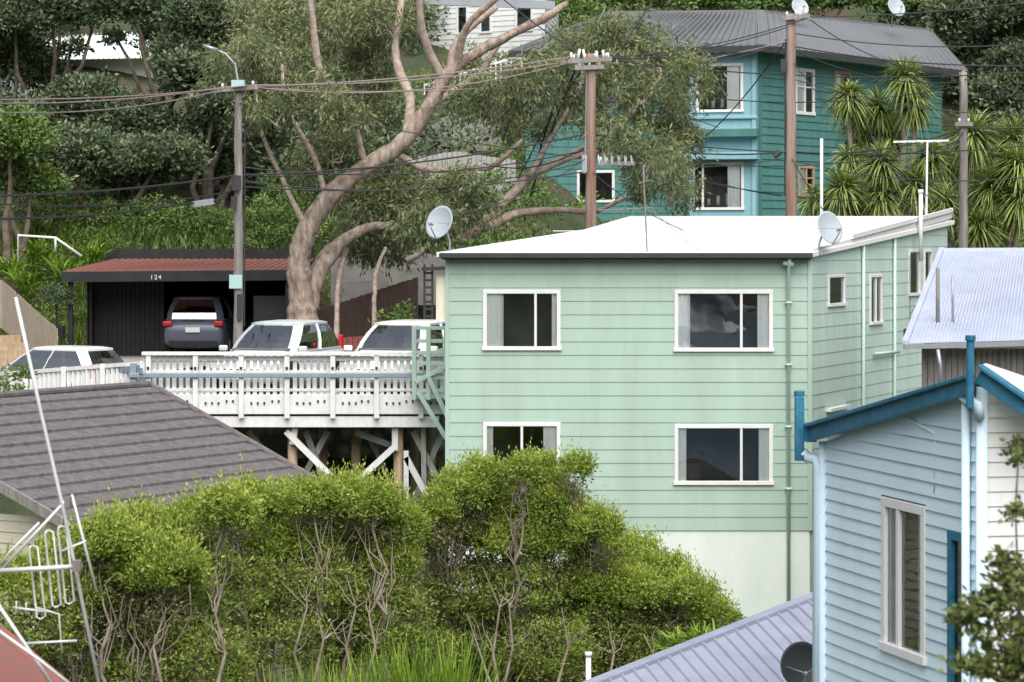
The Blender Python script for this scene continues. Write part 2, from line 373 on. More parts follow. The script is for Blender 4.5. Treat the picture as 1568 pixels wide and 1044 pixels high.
for t in (.2,.5): mb.beam(rp(-.05,t,ZZ(386,49.8)+.755*(t+.02)/1.04+(.0 if t<.42 else .055)),rp(Lf+.05,t,ZZ(386,49.8)+.755*(t+.02)/1.04+(.0 if t<.42 else .055)),.04,.012)
mb.obj('roof_seams',M['roofwhite'],H)
mb=MB(); gz=ZZ(391,49.75); mb.beam((A[0]-.15,49.72,gz),(B[0]+.02,49.72,gz),.13,.105); mb.beam((A[0]-.1,49.84,gz-.03),(B[0]+.0,49.84,gz-.03),.1,.10)
mb.obj('front_gutter',M['gutter'],H,bevel=.012)
mb=MB()
mb.beam(sr.pt(-.05,ZZ(388,50)-.0,.06),sr.pt(sr.L+.1,ZZ(388,50)+.86,.06),.05,.17)
mb.beam(sr.pt(2.6,ZZ(388,50)+.33,.10),sr.pt(sr.L+.1,ZZ(388,50)+.97,.10),.05,.10)
mb.obj('side_fascia',M['white'],H,bevel=.006)
mb=MB()
px=fr.a(1207); mb.tube([fr.pt(px,gz-.05,.24),fr.pt(px,gz-.16,.22),fr.pt(px,gz-.3,.07),fr.pt(px,-9,.07)],.036,10)
mb.tube([fr.pt(px-.12,gz-.14,.18),fr.pt(px+.08,gz-.18,.18)],.05,8)
for z in (-1.2,-2.4,-3.6,-4.8): fbox(mb,fr,px-.06,px+.06,z,z+.04,.0,.11)
for p,zz in ((1318,-7),(1366,-7)):
    a=sr.a(p); mb.tube([sr.pt(a,topz(a)-.02,.06),sr.pt(a,zz,.06)],.035,8)
a0=sr.a(1335);a1=sr.a(1372); mb.tube([sr.pt(a0,-2.35,.07),sr.pt(a1,-2.38,.07)],.03,8)
mb.obj('downpipes',M['mint_lit'],H,smooth=True)
mb=MB(); a0=sr.a(1264);a1=sr.a(1295); zc=sr.z(a0,628); fbox(mb,sr,a0,a1,zc-.03,zc+.03,0,.12); fbox(mb,fr,fr.a(1003),fr.a(1035),ZZ(856,50),ZZ(851,50),.0,.05); mb.obj('vents',M['white'],H)
mb=MB(); a0=sr.a(1385); mb.tube([sr.pt(a0,-.3,.12),sr.pt(a0,-2.2,.12)],.008,5); mb.tube([sr.pt(a0,-1.6,.12),sr.pt(a0+.5,-1.4,.12),sr.pt(a0+.9,-2.1,.12)],.008,5); fbox(mb,sr,a0-.1,a0+.15,-2.2,-1.9,0,.1); mb.obj('service_cable',M['wire'],H)
def dish(name,c,r,dirv,mount,m='dish'):
    g=grp(name); d=Vector(dirv).normalized(); x=d.cross(Vector((0,0,1))).normalized(); y=x.cross(d); c=Vector(c)
    mb=MB(); R=8;K=24
    mb.v.append(tuple(c-d*.0))
    for i in range(1,R+1):
        q=i/R
        for k in range(K):
            t=2*math.pi*k/K; mb.v.append(tuple(c+(x*math.cos(t)*.93+y*math.sin(t))*r*q+d*(r*.22*q*q)))
    for k in range(K): mb.f.append((0,1+k,1+(k+1)%K))
    for i in range(R-1):
        for k in range(K): a=1+i*K+k;b=1+i*K+(k+1)%K; mb.f.append((a,a+K,b+K,b))
    o=mb.obj('reflector',M[m],g,True); s=o.modifiers.new('s','SOLIDIFY'); s.thickness=.012
    mb=MB(); fp=c+d*r*1.15-y*r*.35
    mb.tube([c-y*r+d*.05,fp],.012,6); mb.tube([c+x*r*.8,fp],.006,5); mb.tube([c-x*r*.8,fp],.006,5); mb.tube([fp-d*.02,fp-d*.14],[.03,.022],8)
    mb.tube([c-d*.02,c-d*.12,Vector(mount)+Vector((0,0,.25)),mount],.022,8); mb.obj('feed_arm_and_mount',M['galv'],g,True); return g
dish('satellite_dish',W(676,342,49.9),.34,(-.55,-.75,.32),rp(-.05,.02,ZZ(388,49.9)))
dish('satellite_dish',W(1267,350,50.3),.34,(.55,-.78,.3),sr.pt(.3,ZZ(392,50.3),.1))
AN=grp('roof_tv_antenna'); mb=MB()
b=W(991,388,49.9); t=W(985,252,50.2); mb.tube([b,t],.015,6); mb.tube([W(918,322,50.1),W(1000,318,50.1)],.012,6)
for p in (925,940,955,970,984,998): mb.tube([W(p,314,50.1)+Vector((0,-.22,0)),W(p,328,50.1)+Vector((0,.22,0))],.007,5)
mb.tube([W(990,315,50.1),W(1072,386,49.9+.3)],.007,5); mb.tube([W(978,280,50.1),W(996,276,50.1)],.01,5)
mb.obj('mast_and_elements',M['pole'],AN)
# =========================================================================== PARKING DECK
K=grp('parking_deck'); yd=52.0; x0=XX(218,yd); x1=XX(686,yd)-.02; zd=-3.25
mb=MB(); mb.box(((x0+x1)/2,54.75,zd-.09),(x1-x0,5.3,.18)); mb.obj('deck_slab',M['concrete'],K)
mb=MB()
posts=[XX(p,yd) for p in (228,300,370,440,510,577,645)]
for p in posts: mb.box((p,yd-.06,(ZZ(541,yd)+ZZ(640,yd))/2),(.10,.10,ZZ(541,yd)-ZZ(640,yd)))
mb.box(((x0+x1)/2,yd-.05,ZZ(541,yd)),(x1-x0,.16,.07))
mb.box(((x0+x1)/2,yd+.02,ZZ(549,yd)),(x1-x0-.02,.03,.09))
mb.box(((x0+x1)/2-.0,yd+.03,ZZ(569,yd)),(x1-x0-.04,.04,.06))
mb.box(((x0+x1)/2,yd+.04,ZZ(597,yd)),(x1-x0-.06,.05,.06))
x=x0+.1
while x<x1-.05:
    if min(abs(x-p) for p in posts)>.09:
        mb.box((x+random.uniform(-.006,.006),yd+.055,(ZZ(545,yd)+ZZ(604,yd))/2),(.085,.02,ZZ(545,yd)-ZZ(604,yd)))
    x+=.135
mb.obj('balustrade',M['whiteold'],K,bevel=.006)
mb=MB(); mb.box(((x0+x1)/2-.1,yd-.135,ZZ(574,yd)),(x1-x0+.3,.05,.10)); mb.obj('guard_rail',M['bluegrey'],K,bevel=.015)
mb=MB(); q=[Vector((x0+.05,yd-.02,ZZ(604,yd))),Vector((x1,yd-.02,ZZ(604,yd))),Vector((x1,yd-.02,ZZ(634,yd))),Vector((XX(305,yd),yd-.02,ZZ(634,yd)))]
mb.hexa([q[3],q[2],q[2]+Vector((0,.1,0)),q[3]+Vector((0,.1,0)),q[0],q[1],q[1]+Vector((0,.1,0)),q[0]+Vector((0,.1,0))])
mb.box(((XX(320,yd)+XX(672,yd))/2,yd+.15,ZZ(646,yd)),(XX(672,yd)-XX(320,yd),.25,.22))
mb.obj('edge_beam',M['whiteold'],K,bevel=.008)
mb=MB()
for i,p in enumerate(posts[1:]):
    for dx in (-.3,-.17,.2,.33,.46):
        if p+dx<x1: mb.box((p+dx,yd-.035,ZZ(611+(6 if dx>0 else 3),yd)),(.035,.03,.045))
for p in posts: mb.box((p,yd-.125,ZZ(563,yd)),(.045,.03,.05))
mb.obj('bolts',M['black'],K)
mb=MB()
for p,yy,bot in ((448,52.4,-8.6),(610,52.4,-8.6),(545,53.6,-7.6),(390,53.2,-7.6),(495,54.6,-7),(660,53.6,-7.6),(635,55,-7)): 
    X=XX(p,yy); mb.tube([(X,yy,bot),(X,yy,-3.45)],.10,10)
mb.obj('timber_piles',M['wood'],K,True)
mb=MB()
def br2(a,b,w=.1,h=.12): mb.beam(a,b,w,h)
br2(W(438,660,52.2),W(522,744,52.2)); br2(W(604,684,52.2),W(536,746,52.2)); br2(W(622,690,52.2),W(622,840,52.2),.1,.1)
br2(W(622,700,52.2),W(665,780,52.2)); br2(W(605,655,52.25),W(605,690,52.25),.12,.12); br2(W(452,655,52.25),W(448,680,52.25),.12,.12)
mb.obj('white_braces',M['whiteold'],K)
mb=MB(); br2(W(545,662,52.9),W(606,684,52.9),.08,.12); br2(W(468,660,52.8),W(500,745,52.8)); br2(W(502,660,52.9),W(462,735,52.9)); br2(W(632,660,52.6),W(685,760,52.6)); br2(W(678,660,52.8),W(632,770,52.8)); br2(W(380,660,53),W(430,720,53),.08,.1); br2(W(560,660,54),W(600,740,54),.08,.1); br2(W(648,655,52.5),W(650,800,52.5),.1,.1)
mb.obj('grey_bracing',M['greytimber'],K)
mb=MB()
for yy in (53.2,54.6,56): mb.box(((x0+x1)/2,yy,zd-.3),(x1-x0-.6,.15,.24))
mb.obj('joists',M['pole'],K)
mb=MB(); mb.box((-5.5,56.2,-6.2),(12,.4,5.4)); mb.obj('stone_retaining_wall',M['stone'])
G=grp('entry_gangway'); mb=MB(); X0=XX(632,51.6); X1=XX(686,51.6)-.03; yy=51.55
for p in (634,656,683): X=XX(p,yy); mb.box((X,yy,(ZZ(500,yy)+ZZ(612,yy))/2),(.09,.09,ZZ(500,yy)-ZZ(612,yy)))
for py in (502,522,540,556,578,598): mb.box(((X0+X1)/2,yy+.0,ZZ(py,yy)),(X1-X0,.035,.075))
mb.beam(W(636,585,yy-.06),W(684,560,yy-.06),.05,.09); mb.beam(W(655,575,yy-.1),W(686,640,yy-.1),.07,.09); mb.beam(W(640,600,yy-.1),W(684,672,yy-.1),.07,.09)
mb.box(((X0+X1)/2,52.0,ZZ(607,yy)),(X1-X0,.9,.09))
mb.obj('rails_and_steps',M['mint'],G,bevel=.006)
RF=grp('white_picket_fence'); mb=MB(); ra=Vector((x0,52.1,0)); rb=Vector((XX(-30,55),55.0,0)); n=34
def rz(t): return ZZ(556,52)*(1-t)+(-2.85)*t
for i in range(n):
    t=i/n; p=ra.lerp(rb,t); z=rz(t); mb.box((p.x,p.y,z-.45),(.085,.025,.84)); 
    if i%8==0: mb.box((p.x,p.y-.06,z-.45),(.1,.1,1.0))
for dz in (0,-.65): mb.beam(ra+Vector((0,-.03,rz(0)+dz)),rb+Vector((0,-.03,rz(1)+dz)),.05,.08)
mb.obj('pickets',M['whiteold'],RF)
mb=MB(); mb.beam((x0+.02,51.8,ZZ(567,52)),(XX(150,53.5),53.3,ZZ(560,53.5)),.05,.12); mb.box((XX(205,52),51.95,-3.1),(.12,.12,1.3)); mb.obj('guard_rail_end',M['bluegrey'],RF)
# =========================================================================== CARPORT
CP=grp('carport'); yc=66.5; cx0=XX(103,yc); cx1=XX(452,yc)
zf=ZZ(416,yc)
mb=MB(); q=[Vector((cx0-.1,yc-.15,zf)),Vector((cx1,yc-.15,zf+.05)),Vector((cx1,yc+6.5,ZZ(396,73))),Vector((cx0+.3,yc+6.5,ZZ(396,73)))]
mb.hexa([p-Vector((0,0,.05)) for p in q]+q); ribs(mb,q[0],q[1],q[3],q[2],30,.05,.025); mb.obj('corrugated_roof',M['redroof'],CP)
mb=MB(); mb.beam((cx0-.1,yc-.2,zf-.13),(cx1,yc-.2,zf-.08),.06,.27)
for p in (108,441):
    X=XX(p,yc); mb.box((X,yc,(zf-.1-3.3)/2-.1),(.12,.12,3.3+zf-.1))
mb.beam((cx0-.05,yc-.15,zf-.16),(cx0+.3,yc+6.4,zf+.1),.06,.22)
mb.box((XX(205,70),yc+2.0,-2.05),(2.05,.06,2.5))
for i in range(17): mb.box((XX(205,70)-1.0+i*.125,yc+1.95,-2.05),(.04,.05,2.45))
mb.box((cx0+.35,yc+4,-2.05),(.06,4.8,2.5)); mb.box(((cx0+cx1)/2,yc+6.3,-1.7),(cx1-cx0,.08,3.0)); mb.box((cx1-.05,yc+3.3,-1.9),(.08,6.2,2.7))
mb.box((XX(418,yc+.3),yc+.3,-2.3),(1.0,.06,1.8))
mb.obj('posts_walls_and_fascia',M['black'],CP)
mb=MB(); mb.box(((cx0+cx1)/2,yc+3.2,-3.55),(cx1-cx0+.4,7.0,1.05)); mb.obj('floor_slab',M['concrete'],CP)
tc=bpy.data.curves.new('numerals','FONT'); tc.body='124'; tc.size=.16; tc.extrude=.01; tc.space_character=1.3
to=link(bpy.data.objects.new('house_number',tc),CP); to.location=(XX(232,yc),yc-.245,zf-.19); to.rotation_euler=(math.pi/2,0,0); tc.materials.append(M['white'])
# =========================================================================== CARS
def car(name,loc,head,paint,L=4.1,Wd=1.70,Hh=1.45,suv=False):
    g=grp(name); hw=Wd/2; belt=.93 if not suv else 1.02
    st=[(-L/2,.42,.72,.80),(-L/2+.06,.30,.92,.93),(-L/2+.35,.22,belt,.99),(-.9,.20,belt,1.0),(.3,.20,belt-.01,1.0),(1.0,.20,belt-.03,1.0),(1.45,.22,belt-.10,.98),(L/2-.18,.28,belt-.22,.90),(L/2,.38,belt-.36,.76)]
    mb=MB()
    for (x,zb_,zt_,k) in st:
        w=hw*k
        for (y,z) in ((-w*.86,zb_),(-w,zb_+.16),(-w*1.0,(zb_+zt_)/2+.05),(-w*.965,zt_-.07),(-w*.86,zt_),(0,zt_+.025),(w*.86,zt_),(w*.965,zt_-.07),(w,(zb_+zt_)/2+.05),(w,zb_+.16),(w*.86,zb_),(0,zb_)): mb.v.append((x,y,z))
    for i in range(len(st)-1):
        for k in range(12): mb.f.append((i*12+k,i*12+(k+1)%12,(i+1)*12+(k+1)%12,(i+1)*12+k))
    mb.f.append(tuple(range(12))[::-1]); mb.f.append(tuple((len(st)-1)*12+k for k in range(12)))
    o=mb.obj('body',M[paint],g,True); s=o.modifiers.new('s','SUBSURF'); s.levels=2; s.render_levels=2
    xf,xr=1.12,-L/2+.20; rf,rr=.30,(-L/2+.60 if not suv else -L/2+.46); bw,rw=hw*.90,hw*.70; zb_=belt-.03; zr=Hh-.04
    def ring(t):
        bulge=.05*math.sin(math.pi*t)
        x_f=xf+(rf-xf)*t+bulge; x_r=xr+(rr-xr)*t-bulge; w=bw+(rw-bw)*t+bulge*.8; z=zb_+(zr-zb_)*t; c=.16
        return [(x_f+.06,-w*.35,z),(x_f+.06,w*.35,z),(x_f-.02,w-c,z),(x_f-c-.06,w,z),(.2*x_r+.8*x_f-.2,w+.01,z),((x_f+x_r)/2,w+.015,z),(x_r+c+.04,w,z),(x_r+.01,w-c,z),(x_r-.03,w*.3,z),(x_r-.03,-w*.3,z),(x_r+.01,-w+c,z),(x_r+c+.04,-w,z),((x_f+x_r)/2,-w-.015,z),(.2*x_r+.8*x_f-.2,-w-.01,z),(x_f-c-.06,-w,z),(x_f-.02,-w+c,z)]
    R=[ring(t) for t in (0,.33,.66,1)]
    gl=MB(); pb=MB()
    for a,b in zip(R[:-1],R[1:]):
        for k in range(16):
            k2=(k+1)%16; body=k in (2,6,10,14)
            (pb if body else gl).poly([a[k],a[k2],b[k2],b[k]])
    gl.obj('windows',M['carglass'],g,True)
    out=lambda p,d:Vector(p)+Vector((0,d*(1 if p[1]>0 else -1),0))
    for k in (5,12):
        for a,b in zip(R[:-1],R[1:]): pb.beam(out(a[k],.004),out(b[k],.004),.075,.02)
    for a in (R[0],R[3]):
        for k in range(16): pb.beam(a[k],a[(k+1)%16],.045,.045)
    pb.obj('pillars',M[paint],g)
    mb=MB(); T=R[3]; c0=Vector(((rf+rr)/2,0,zr)); rings=[]
    for q,h in ((1.0,0),(.93,.035),(.75,.055),(.4,.065)): rings.append([(c0.x+(p[0]-c0.x)*q,p[1]*q,zr+h) for p in T])
    for r_ in rings: mb.v+=r_
    for i in range(3):
        for k in range(16): mb.f.append((i*16+k,i*16+(k+1)%16,(i+1)*16+(k+1)%16,(i+1)*16+k))
    mb.f.append(tuple(48+k for k in range(16))); mb.obj('roof_panel',M[paint],g,True)
    mb=MB()
    for s_ in (-1,1): mb.box((.35,s_*.36,.95),(.16,.46,.45)); mb.box((.30,s_*.36,1.22),(.1,.24,.16)); mb.box((-.75,s_*.36,1.0),(.16,.5,.4))
    mb.box((.98,0,.93),(.3,bw*1.7,.08)); mb.obj('seats_and_dash',M['seat'],g,bevel=.03)
    mb=MB(); hb=MB(); ar=MB()
    for x in (-L/2+.75,L/2-.82):
        for s_ in (-1,1):
            y=s_*hw*.93; mb.tube([(x,y-.1,.32),(x,y+.1,.32)],.32,20); hb.tube([(x,y+s_*.06,.32),(x,y+s_*.108,.32)],[.21,.19],12)
            ar.tube([(x,s_*(hw-.06),.36),(x,s_*(hw+.004),.36)],.385,20)
    ar.obj('wheel_arches',M['rubber'],g); mb.obj('tyres',M['rubber'],g); hb.obj('hubs',M['chrome'],g)
    mb=MB(); hl=MB(); pl=MB(); bk=MB()
    for s_ in (-1,1):
        mb.box((-L/2+.07,s_*hw*.80,.90 if suv else .84),(.16,.24,.13)); hl.box((L/2-.12,s_*hw*.68,.62),(.2,.34,.14))
        if not suv: mb.box((-L/2+.20,s_*hw*.84,1.0),(.14,.1,.34))
    mb.obj('tail_lamps',M['red'],g,bevel=.03); hl.obj('head_lamps',M['headl'],g,bevel=.03)
    pl.box((-L/2-.02,0,.74),(.03,.38,.13)); pl.box((L/2,0,.42),(.03,.38,.12)); pl.obj('number_plates',M['plate'],g)
    bk.box((L/2-.04,0,.50),(.1,hw*1.0,.14)); bk.box((-L/2+.02,0,.38),(.1,hw*1.5,.14)); bk.tube([(-L/2+.12,-.3,1.0),(-L/2+.05,.3,.99)],.012,5); bk.tube([(xf+.0,-.35,zb_+.03),(xf-.35,.05,zb_+.19)],.012,5); bk.tube([(xf+.0,.25,zb_+.03),(xf-.3,.6,zb_+.16)],.012,5); bk.obj('grille_bumper_wipers',M['rubber'],g,bevel=.02)
    mr=MB()
    for s_ in (-1,1): mr.box((.95,s_*(hw+.07),belt+.03),(.12,.18,.12))
    mr.obj('mirrors',M[paint],g,bevel=.03)
    g.location=loc; g.rotation_euler=(0,0,math.atan2(head[1],head[0])); return g
car('parked_hatchback_car',(XX(428,56.3),56.3,zd),(-.30,-1),'silver',L=4.2,Hh=1.50)
car('parked_ute',(XX(618,56.3),56.3,zd),(-.26,-1),'carwhite',L=4.3,Wd=1.78,Hh=1.50)
car('parked_suv',(XX(313,68.8),68.9,-3.02),(.03,1),'cardark',L=4.2,Wd=1.66,Hh=1.58,suv=True)
car('parked_white_hatchback',(XX(80,58.3),58.6,-3.88),(-.80,.5),'carwhite',L=3.9,Wd=1.66,Hh=1.5)
# =========================================================================== FENCES / WALLS
def palings(name,pts,h,m,w=.12,gap=.012,th=.02):
    g=grp(name); mb=MB()
    for a,b in zip(pts[:-1],pts[1:]):
        a=Vector(a);b=Vector(b); L=(b-a).length; n=int(L/(w+gap)); d=(b-a).normalized(); ang=math.atan2(d.y,d.x)
        R=Matrix.Rotation(ang,3,'Z')
        for i in range(n):
            p=a.lerp(b,(i+.5)/n); p.z+=random.uniform(-.015,.015); mb.box(p-Vector((0,0,h/2)),(w,th,h),R)
        mb.beam(a-Vector((0,-.04,h*.2)),b-Vector((0,-.04,h*.2)),.04,.08); mb.beam(a-Vector((0,-.04,h*.8)),b-Vector((0,-.04,h*.8)),.04,.08)
    mb.obj('palings',m,g); return g
palings('dark_timber_fence',[W(480,478,63.5),W(560,450,65.5),W(640,424,67.5)],1.3,M['darkwood'])
palings('red_timber_fence',[W(398,500,62.3),W(480,518,62.0),W(625,512,62.5)],1.0,M['redwood'])
palings('timber_paling_fence',[W(-30,402,68),W(4,430,67.5),W(50,470,65.5),W(88,503,64)],1.25,M['fence'],.11,.02)
S=grp('timber_steps'); mb=MB()
for i in range(5): mb.box((XX(15,63.5)-.15*i,63.2+.28*i,-3.1+.17*i),(1.5,.3,.17))
mb.obj('treads',M['wood'],S)
mb=MB(); mb.tube([W(28,400,70),W(28,360,70),W(85,364,70),W(125,392,70)],.035,8); mb.tube([W(85,364,70),W(85,385,70)],.03,8); mb.obj('white_handrail',M['white'],None,True)
mb=MB(); mb.box((XX(600,70),70,ZZ(430,70)),(3.3,.2,1.3)); mb.box((XX(560,69.5),69.4,ZZ(455,69.4)),(1.2,.3,.9)); mb.obj('concrete_retaining_wall',M['concrete'])
palings('grey_board_fence',[W(635,205,84),W(690,178,86),W(770,190,87)],2.2,M['greyfence'],.14)
palings('grey_board_fence',[W(640,240,81),W(700,232,81),W(790,245,81)],1.0,M['greyfence'],.14)
palings('grey_board_fence',[W(540,392,72),W(600,380,72),W(680,392,72)],1.0,M['greyfence'],.14)
mb=MB(); mb.box((XX(735,79),79.5,ZZ(300,79)),(2.4,.3,1.1)); mb.obj('concrete_garden_wall',M['concrete'])
TR=grp('dark_trellis_gate'); mb=MB(); yy=57.6
for p in (650,662,684): mb.box((XX(p,yy),yy,(ZZ(412,yy)+ZZ(505,yy))/2),(.05,.05,ZZ(412,yy)-ZZ(520,yy)))
for i in range(9): mb.box((XX(656,yy),yy,ZZ(418+i*11,yy)),(.22,.04,.05))
mb.beam(W(646,412,yy),W(688,410,yy),.3,.08); mb.obj('trellis',M['black'],TR)
mb=MB(); mb.box((XX(675,yy),yy+.1,ZZ(460,yy)),(.22,.05,1.2)); mb.obj('cream_screen',M['cream'],TR)
# =========================================================================== POLES
def insul(mb,p): mb.tube([p,p+Vector((0,0,.10))],[.035,.03],8)
def pole(name,px,Y,ytop,r,m,arms,base=-3.4):
    g=grp(name); X=XX(px,Y); top=ZZ(ytop,Y); mb=MB(); n=14; mb.tube([(X+.012*math.sin(i*2.1),Y,base+(top-base)*i/n) for i in range(n+1)],[r*(1.15-.32*i/n)*random.uniform(.96,1.04) for i in range(n+1)],12); mb.obj('shaft',M[m],g,True)
    mb=MB(); ins=MB()
    for (p0,y0,p1,y1,n) in arms:
        a=W(p0,y0,Y-.15);b=W(p1,y1,Y-.15); mb.beam(a,b,.09,.10)
        for i in range(n): q=a.lerp(b,(i+.5)/n)+Vector((0,0,.05)); insul(ins,q)
    if arms: mb.obj('cross_arms',M['pole'],g); ins.obj('insulators',M['plate'],g,True)
    return g
g=pole('street_lamp_pole',365,60,123,.105,'pole',[(333,138,395,133,4)])
mb=MB(); mb.tube([W(362,150,60),W(364,122,60),W(360,98,60),W(345,82,60),W(326,74,60)],[.035,.03,.028,.025,.025],8); mb.beam(W(334,77,60),W(312,70,60),.16,.08); mb.obj('lamp_arm_and_head',M['galv'],g,True)
mb=MB(); mb.box(W(365,128,59.85),(.3,.25,.16)); mb.box(W(361,431,59.85),(.30,.03,.32)); mb.obj('sign_plate',M['sign'],g)
mb=MB(); mb.tube([W(375,150,60),W(374,500,60)],.02,6); mb.box(W(362,280,59.8),(.2,.12,.35)); mb.box(W(358,310,59.8),(.12,.1,.3)); mb.box(W(367,470,59.85),(.12,.05,.6)); mb.obj('conduit',M['wire'],g)
ly=59.5; mb=MB(); mb.beam(W(295,313,ly),W(328,308,ly),.16,.14); mb.obj('line_splice_box',M['galv'],g)
g=pole('utility_pole',905,60,82,.13,'polered',[(870,94,937,90,4),(880,104,925,102,3),(915,250,972,250,6)])
mb=MB(); mb.tube([W(899,100,60),W(896,260,60)],.03,6); mb.box(W(895,250,59.8),(.12,.15,.4)); 
mb.obj('conduit',M['galv'],g)
mb=MB()
for q in (875,885,895,915,925,933): mb.tube([W(q,92,59.9),W(q+random.uniform(-4,4),76+random.uniform(-3,5),59.9)],.032,8)
for i,q in enumerate((918,928,938,948,958,968)): mb.tube([W(q,252,59.8),W(q-2,238,59.8)],.02,6)
mb.obj('pin_insulators',M['plate'],g,True)
g=pole('utility_pole',1211,62,22,.135,'polered',[(1198,28,1240,24,3)])
mb=MB(); mb.tube([W(1203,60,62),W(1202,300,62)],.02,6); mb.box(W(1199,100,61.8),(.12,.12,.3)); mb.tube([W(1195,232,61.8),W(1185,240,61.8)],.07,8); mb.obj('fittings',M['wire'],g)
g=pole('utility_pole',1475,66,110,.12,'pole',[(1462,190,1490,190,2)])
mb=MB(); mb.tube([W(1470,118,66),W(1477,108,66),W(1477,116,66)],.05,8); mb.obj('pole_cap',M['wood'],g)
AM=grp('aerial_mast'); mb=MB(); Y=59; mb.tube([W(1420,215,Y),W(1418,370,Y)],.025,8); mb.beam(W(1368,217,Y),W(1453,215,Y),.04,.04)
for q in range(1375,1453,13): mb.tube([W(q,217,Y)+Vector((0,-.4,0)),W(q,217,Y)+Vector((0,.4,0))],.012,5)
mb.obj('mast',M['white'],AM)
mb=MB(); mb.tube([W(1258,345,59),W(1258,212,59)],.035,8); mb.obj('white_vent_pipe',M['whiteold'],None,True)
mb=MB(); mb.tube([W(1410,400,57),W(1410,293,57)],.045,8); mb.tube([W(1410,296,57),W(1410,290,57)],.06,8); mb.obj('white_vent_pipe',M['white'],None,True)
wi=MB(); wl=MB()
def wire(a,b,sag,r=.011,mb=None,n=14):
    mb=mb or wi; a=W(*a);b=W(*b); pts=[]
    for i in range(n+1):
        t=i/n; p=a.lerp(b,t); p.z-=4*sag*t*(1-t); pts.append(p)
    mb.tube(pts,r*1.35,5,False)
wire((-40,158,50),(345,133,60),.12,.013,wl); wire((-40,152,50),(385,130,60),.1,.012,wl); wire((345,133,60),(880,86,60),.15,.013,wl); wire((385,130,60),(930,84,60),.2,.012,wl)
wire((-40,300,48),(362,268,60),.1,.018); wire((362,268,60),(898,205,60),.2,.016); wire((-40,335,48),(296,310,59.4),.1,.018); wire((328,308,59.4),(362,285,60),.02,.016)
wire((362,285,60),(900,262,60),.25,.012); wire((365,150,60),(880,240,60),.1,.009)
wire((930,88,60),(1205,70,62),.12,.012); wire((930,92,60),(1640,105,66),.3,.012); wire((920,88,60),(1240,26,62),.2); wire((1211,70,62),(1640,98,58),.2,.013); wire((1240,26,62),(1640,-5,62),.1)
wire((905,210,60),(1211,232,62),.2,.015); wire((1211,232,62),(1475,196,66),.25,.014); wire((1475,196,66),(1640,190,66),.05,.014); wire((905,205,60),(1640,215,66),.4,.012)
wire((968,240,59.8),(1195,300,66),.1); wire((1211,90,62),(1420,300,58),.3,.008); wire((1475,120,66),(1640,160,60),.1)
wire((870,105,60),(818,262,64),-.15,.02); wire((880,108,60),(812,300,64),-.12,.02); wire((888,110,60),(760,345,63),-.2,.012); wire((905,220,60),(740,250,63),.3,.012)
wire((1205,60,62),(1040,240,76),.3,.012); wire((1211,240,62),(1290,360,57),.1,.01); wire((905,262,60),(1230,388,50),.5,.008); wire((940,100,60),(1211,62,62),.25,.009); wire((1000,0,66),(940,90,60),.0,.012)
wire((1475,200,66),(1390,330,58),.1,.01); wire((1418,250,59),(1475,205,66),.05,.009); wire((365,268,60),(700,225,61),.25,.01)
wire((395,134,60),(870,96,60),.35,.011,wl); wire((395,134,60),(1211,62,62),.5,.009,wl); wire((905,120,60),(1475,130,66),.5,.01); wire((937,92,60),(1211,40,62),.15,.01); wire((1211,50,62),(1640,60,60),.25,.011)
wire((-40,170,50),(333,139,60),.2,.012,wl); wire((365,255,60),(896,230,60),.35,.012); wire((972,250,60),(1211,240,62),.15,.009); wire((1211,245,62),(1640,262,60),.35,.011); wire((1211,120,62),(1640,175,62),.3,.009)
wire((760,-10,60),(895,88,60),.05,.012); wire((905,225,60),(1475,215,66),.55,.010); wire((972,252,60),(1475,300,66),.4,.009); wire((937,95,60),(1100,195,76),.2,.009); wire((-40,310,48),(358,292,60),.18,.012); wire((1211,75,62),(1475,125,66),.3,.010); wire((1240,30,62),(1475,115,66),.35,.009); wire((900,240,60),(676,330,50),.25,.008); wire((1490,192,66),(1640,225,60),.15,.010); wire((365,275,60),(905,245,60),.45,.010)
PL=grp('power_lines'); wi.obj('cables',M['wire'],PL); wl.obj('light_cables',M['wirelt'],PL)
# =========================================================================== TEAL HOUSE
T=grp('teal_weatherboard_house'); Ap=(XX(805,84),84.0); Bp=(XX(1162,82),82.0); Cp=(XX(1442,93),93.0); Dp=(Ap[0]+Cp[0]-Bp[0],95.0)
f1=Fr(Ap,Bp); f2=Fr(Bp,Cp); f3=Fr(Cp,Dp); f4=Fr(Dp,Ap); ze=6.15
def wop(f,l):
    r=[]
    for p,q,y0,y1 in l: a0,a1=f.a(p),f.a(q); am=(a0+a1)/2; r.append((a0,a1,f.z(am,y1),f.z(am,y0)))
    return r
aB=f1.a(1060)
o1=wop(f1,[(885,940,262,308)]); 
mb=MB(); boards(mb,f1,0,aB,-1,ze,.24,.02,o1); mb.obj('left_boards',M['teal'],T)
for i,o in enumerate(o1): window(T,f1,*o,[],name='left_window_%d'%i)
o1b=wop(f1,[(1072,1141,100,171),(1056,1142,250,320)]); o1b[1]=(aB+.12,)+o1b[1][1:]
bf=Fr(f1.pt(aB,0,.5)[:2],f1.pt(f1.L,0,.5)[:2])
ob=[(o[0]-aB,o[1]-aB,o[2],o[3]) for o in o1b]
mb=MB(); boards(mb,bf,0,bf.L,-1,ze,2.4,.0,ob); 
for a in (0,bf.L): mb.poly([bf.pt(a,-1,0),bf.pt(a,-1,-.5),bf.pt(a,ze,-.5),bf.pt(a,ze,0)])
mb.obj('bay_wall',M['tealblue'],T)
for i,o in enumerate(ob): window(T,bf,*o,[o[0]+(o[1]-o[0])*.2] if i else [],name='bay_window_%d'%i,fm='white',curt=[(o[1]-.5,o[1]-.1)],fw=.06)
mb=MB()
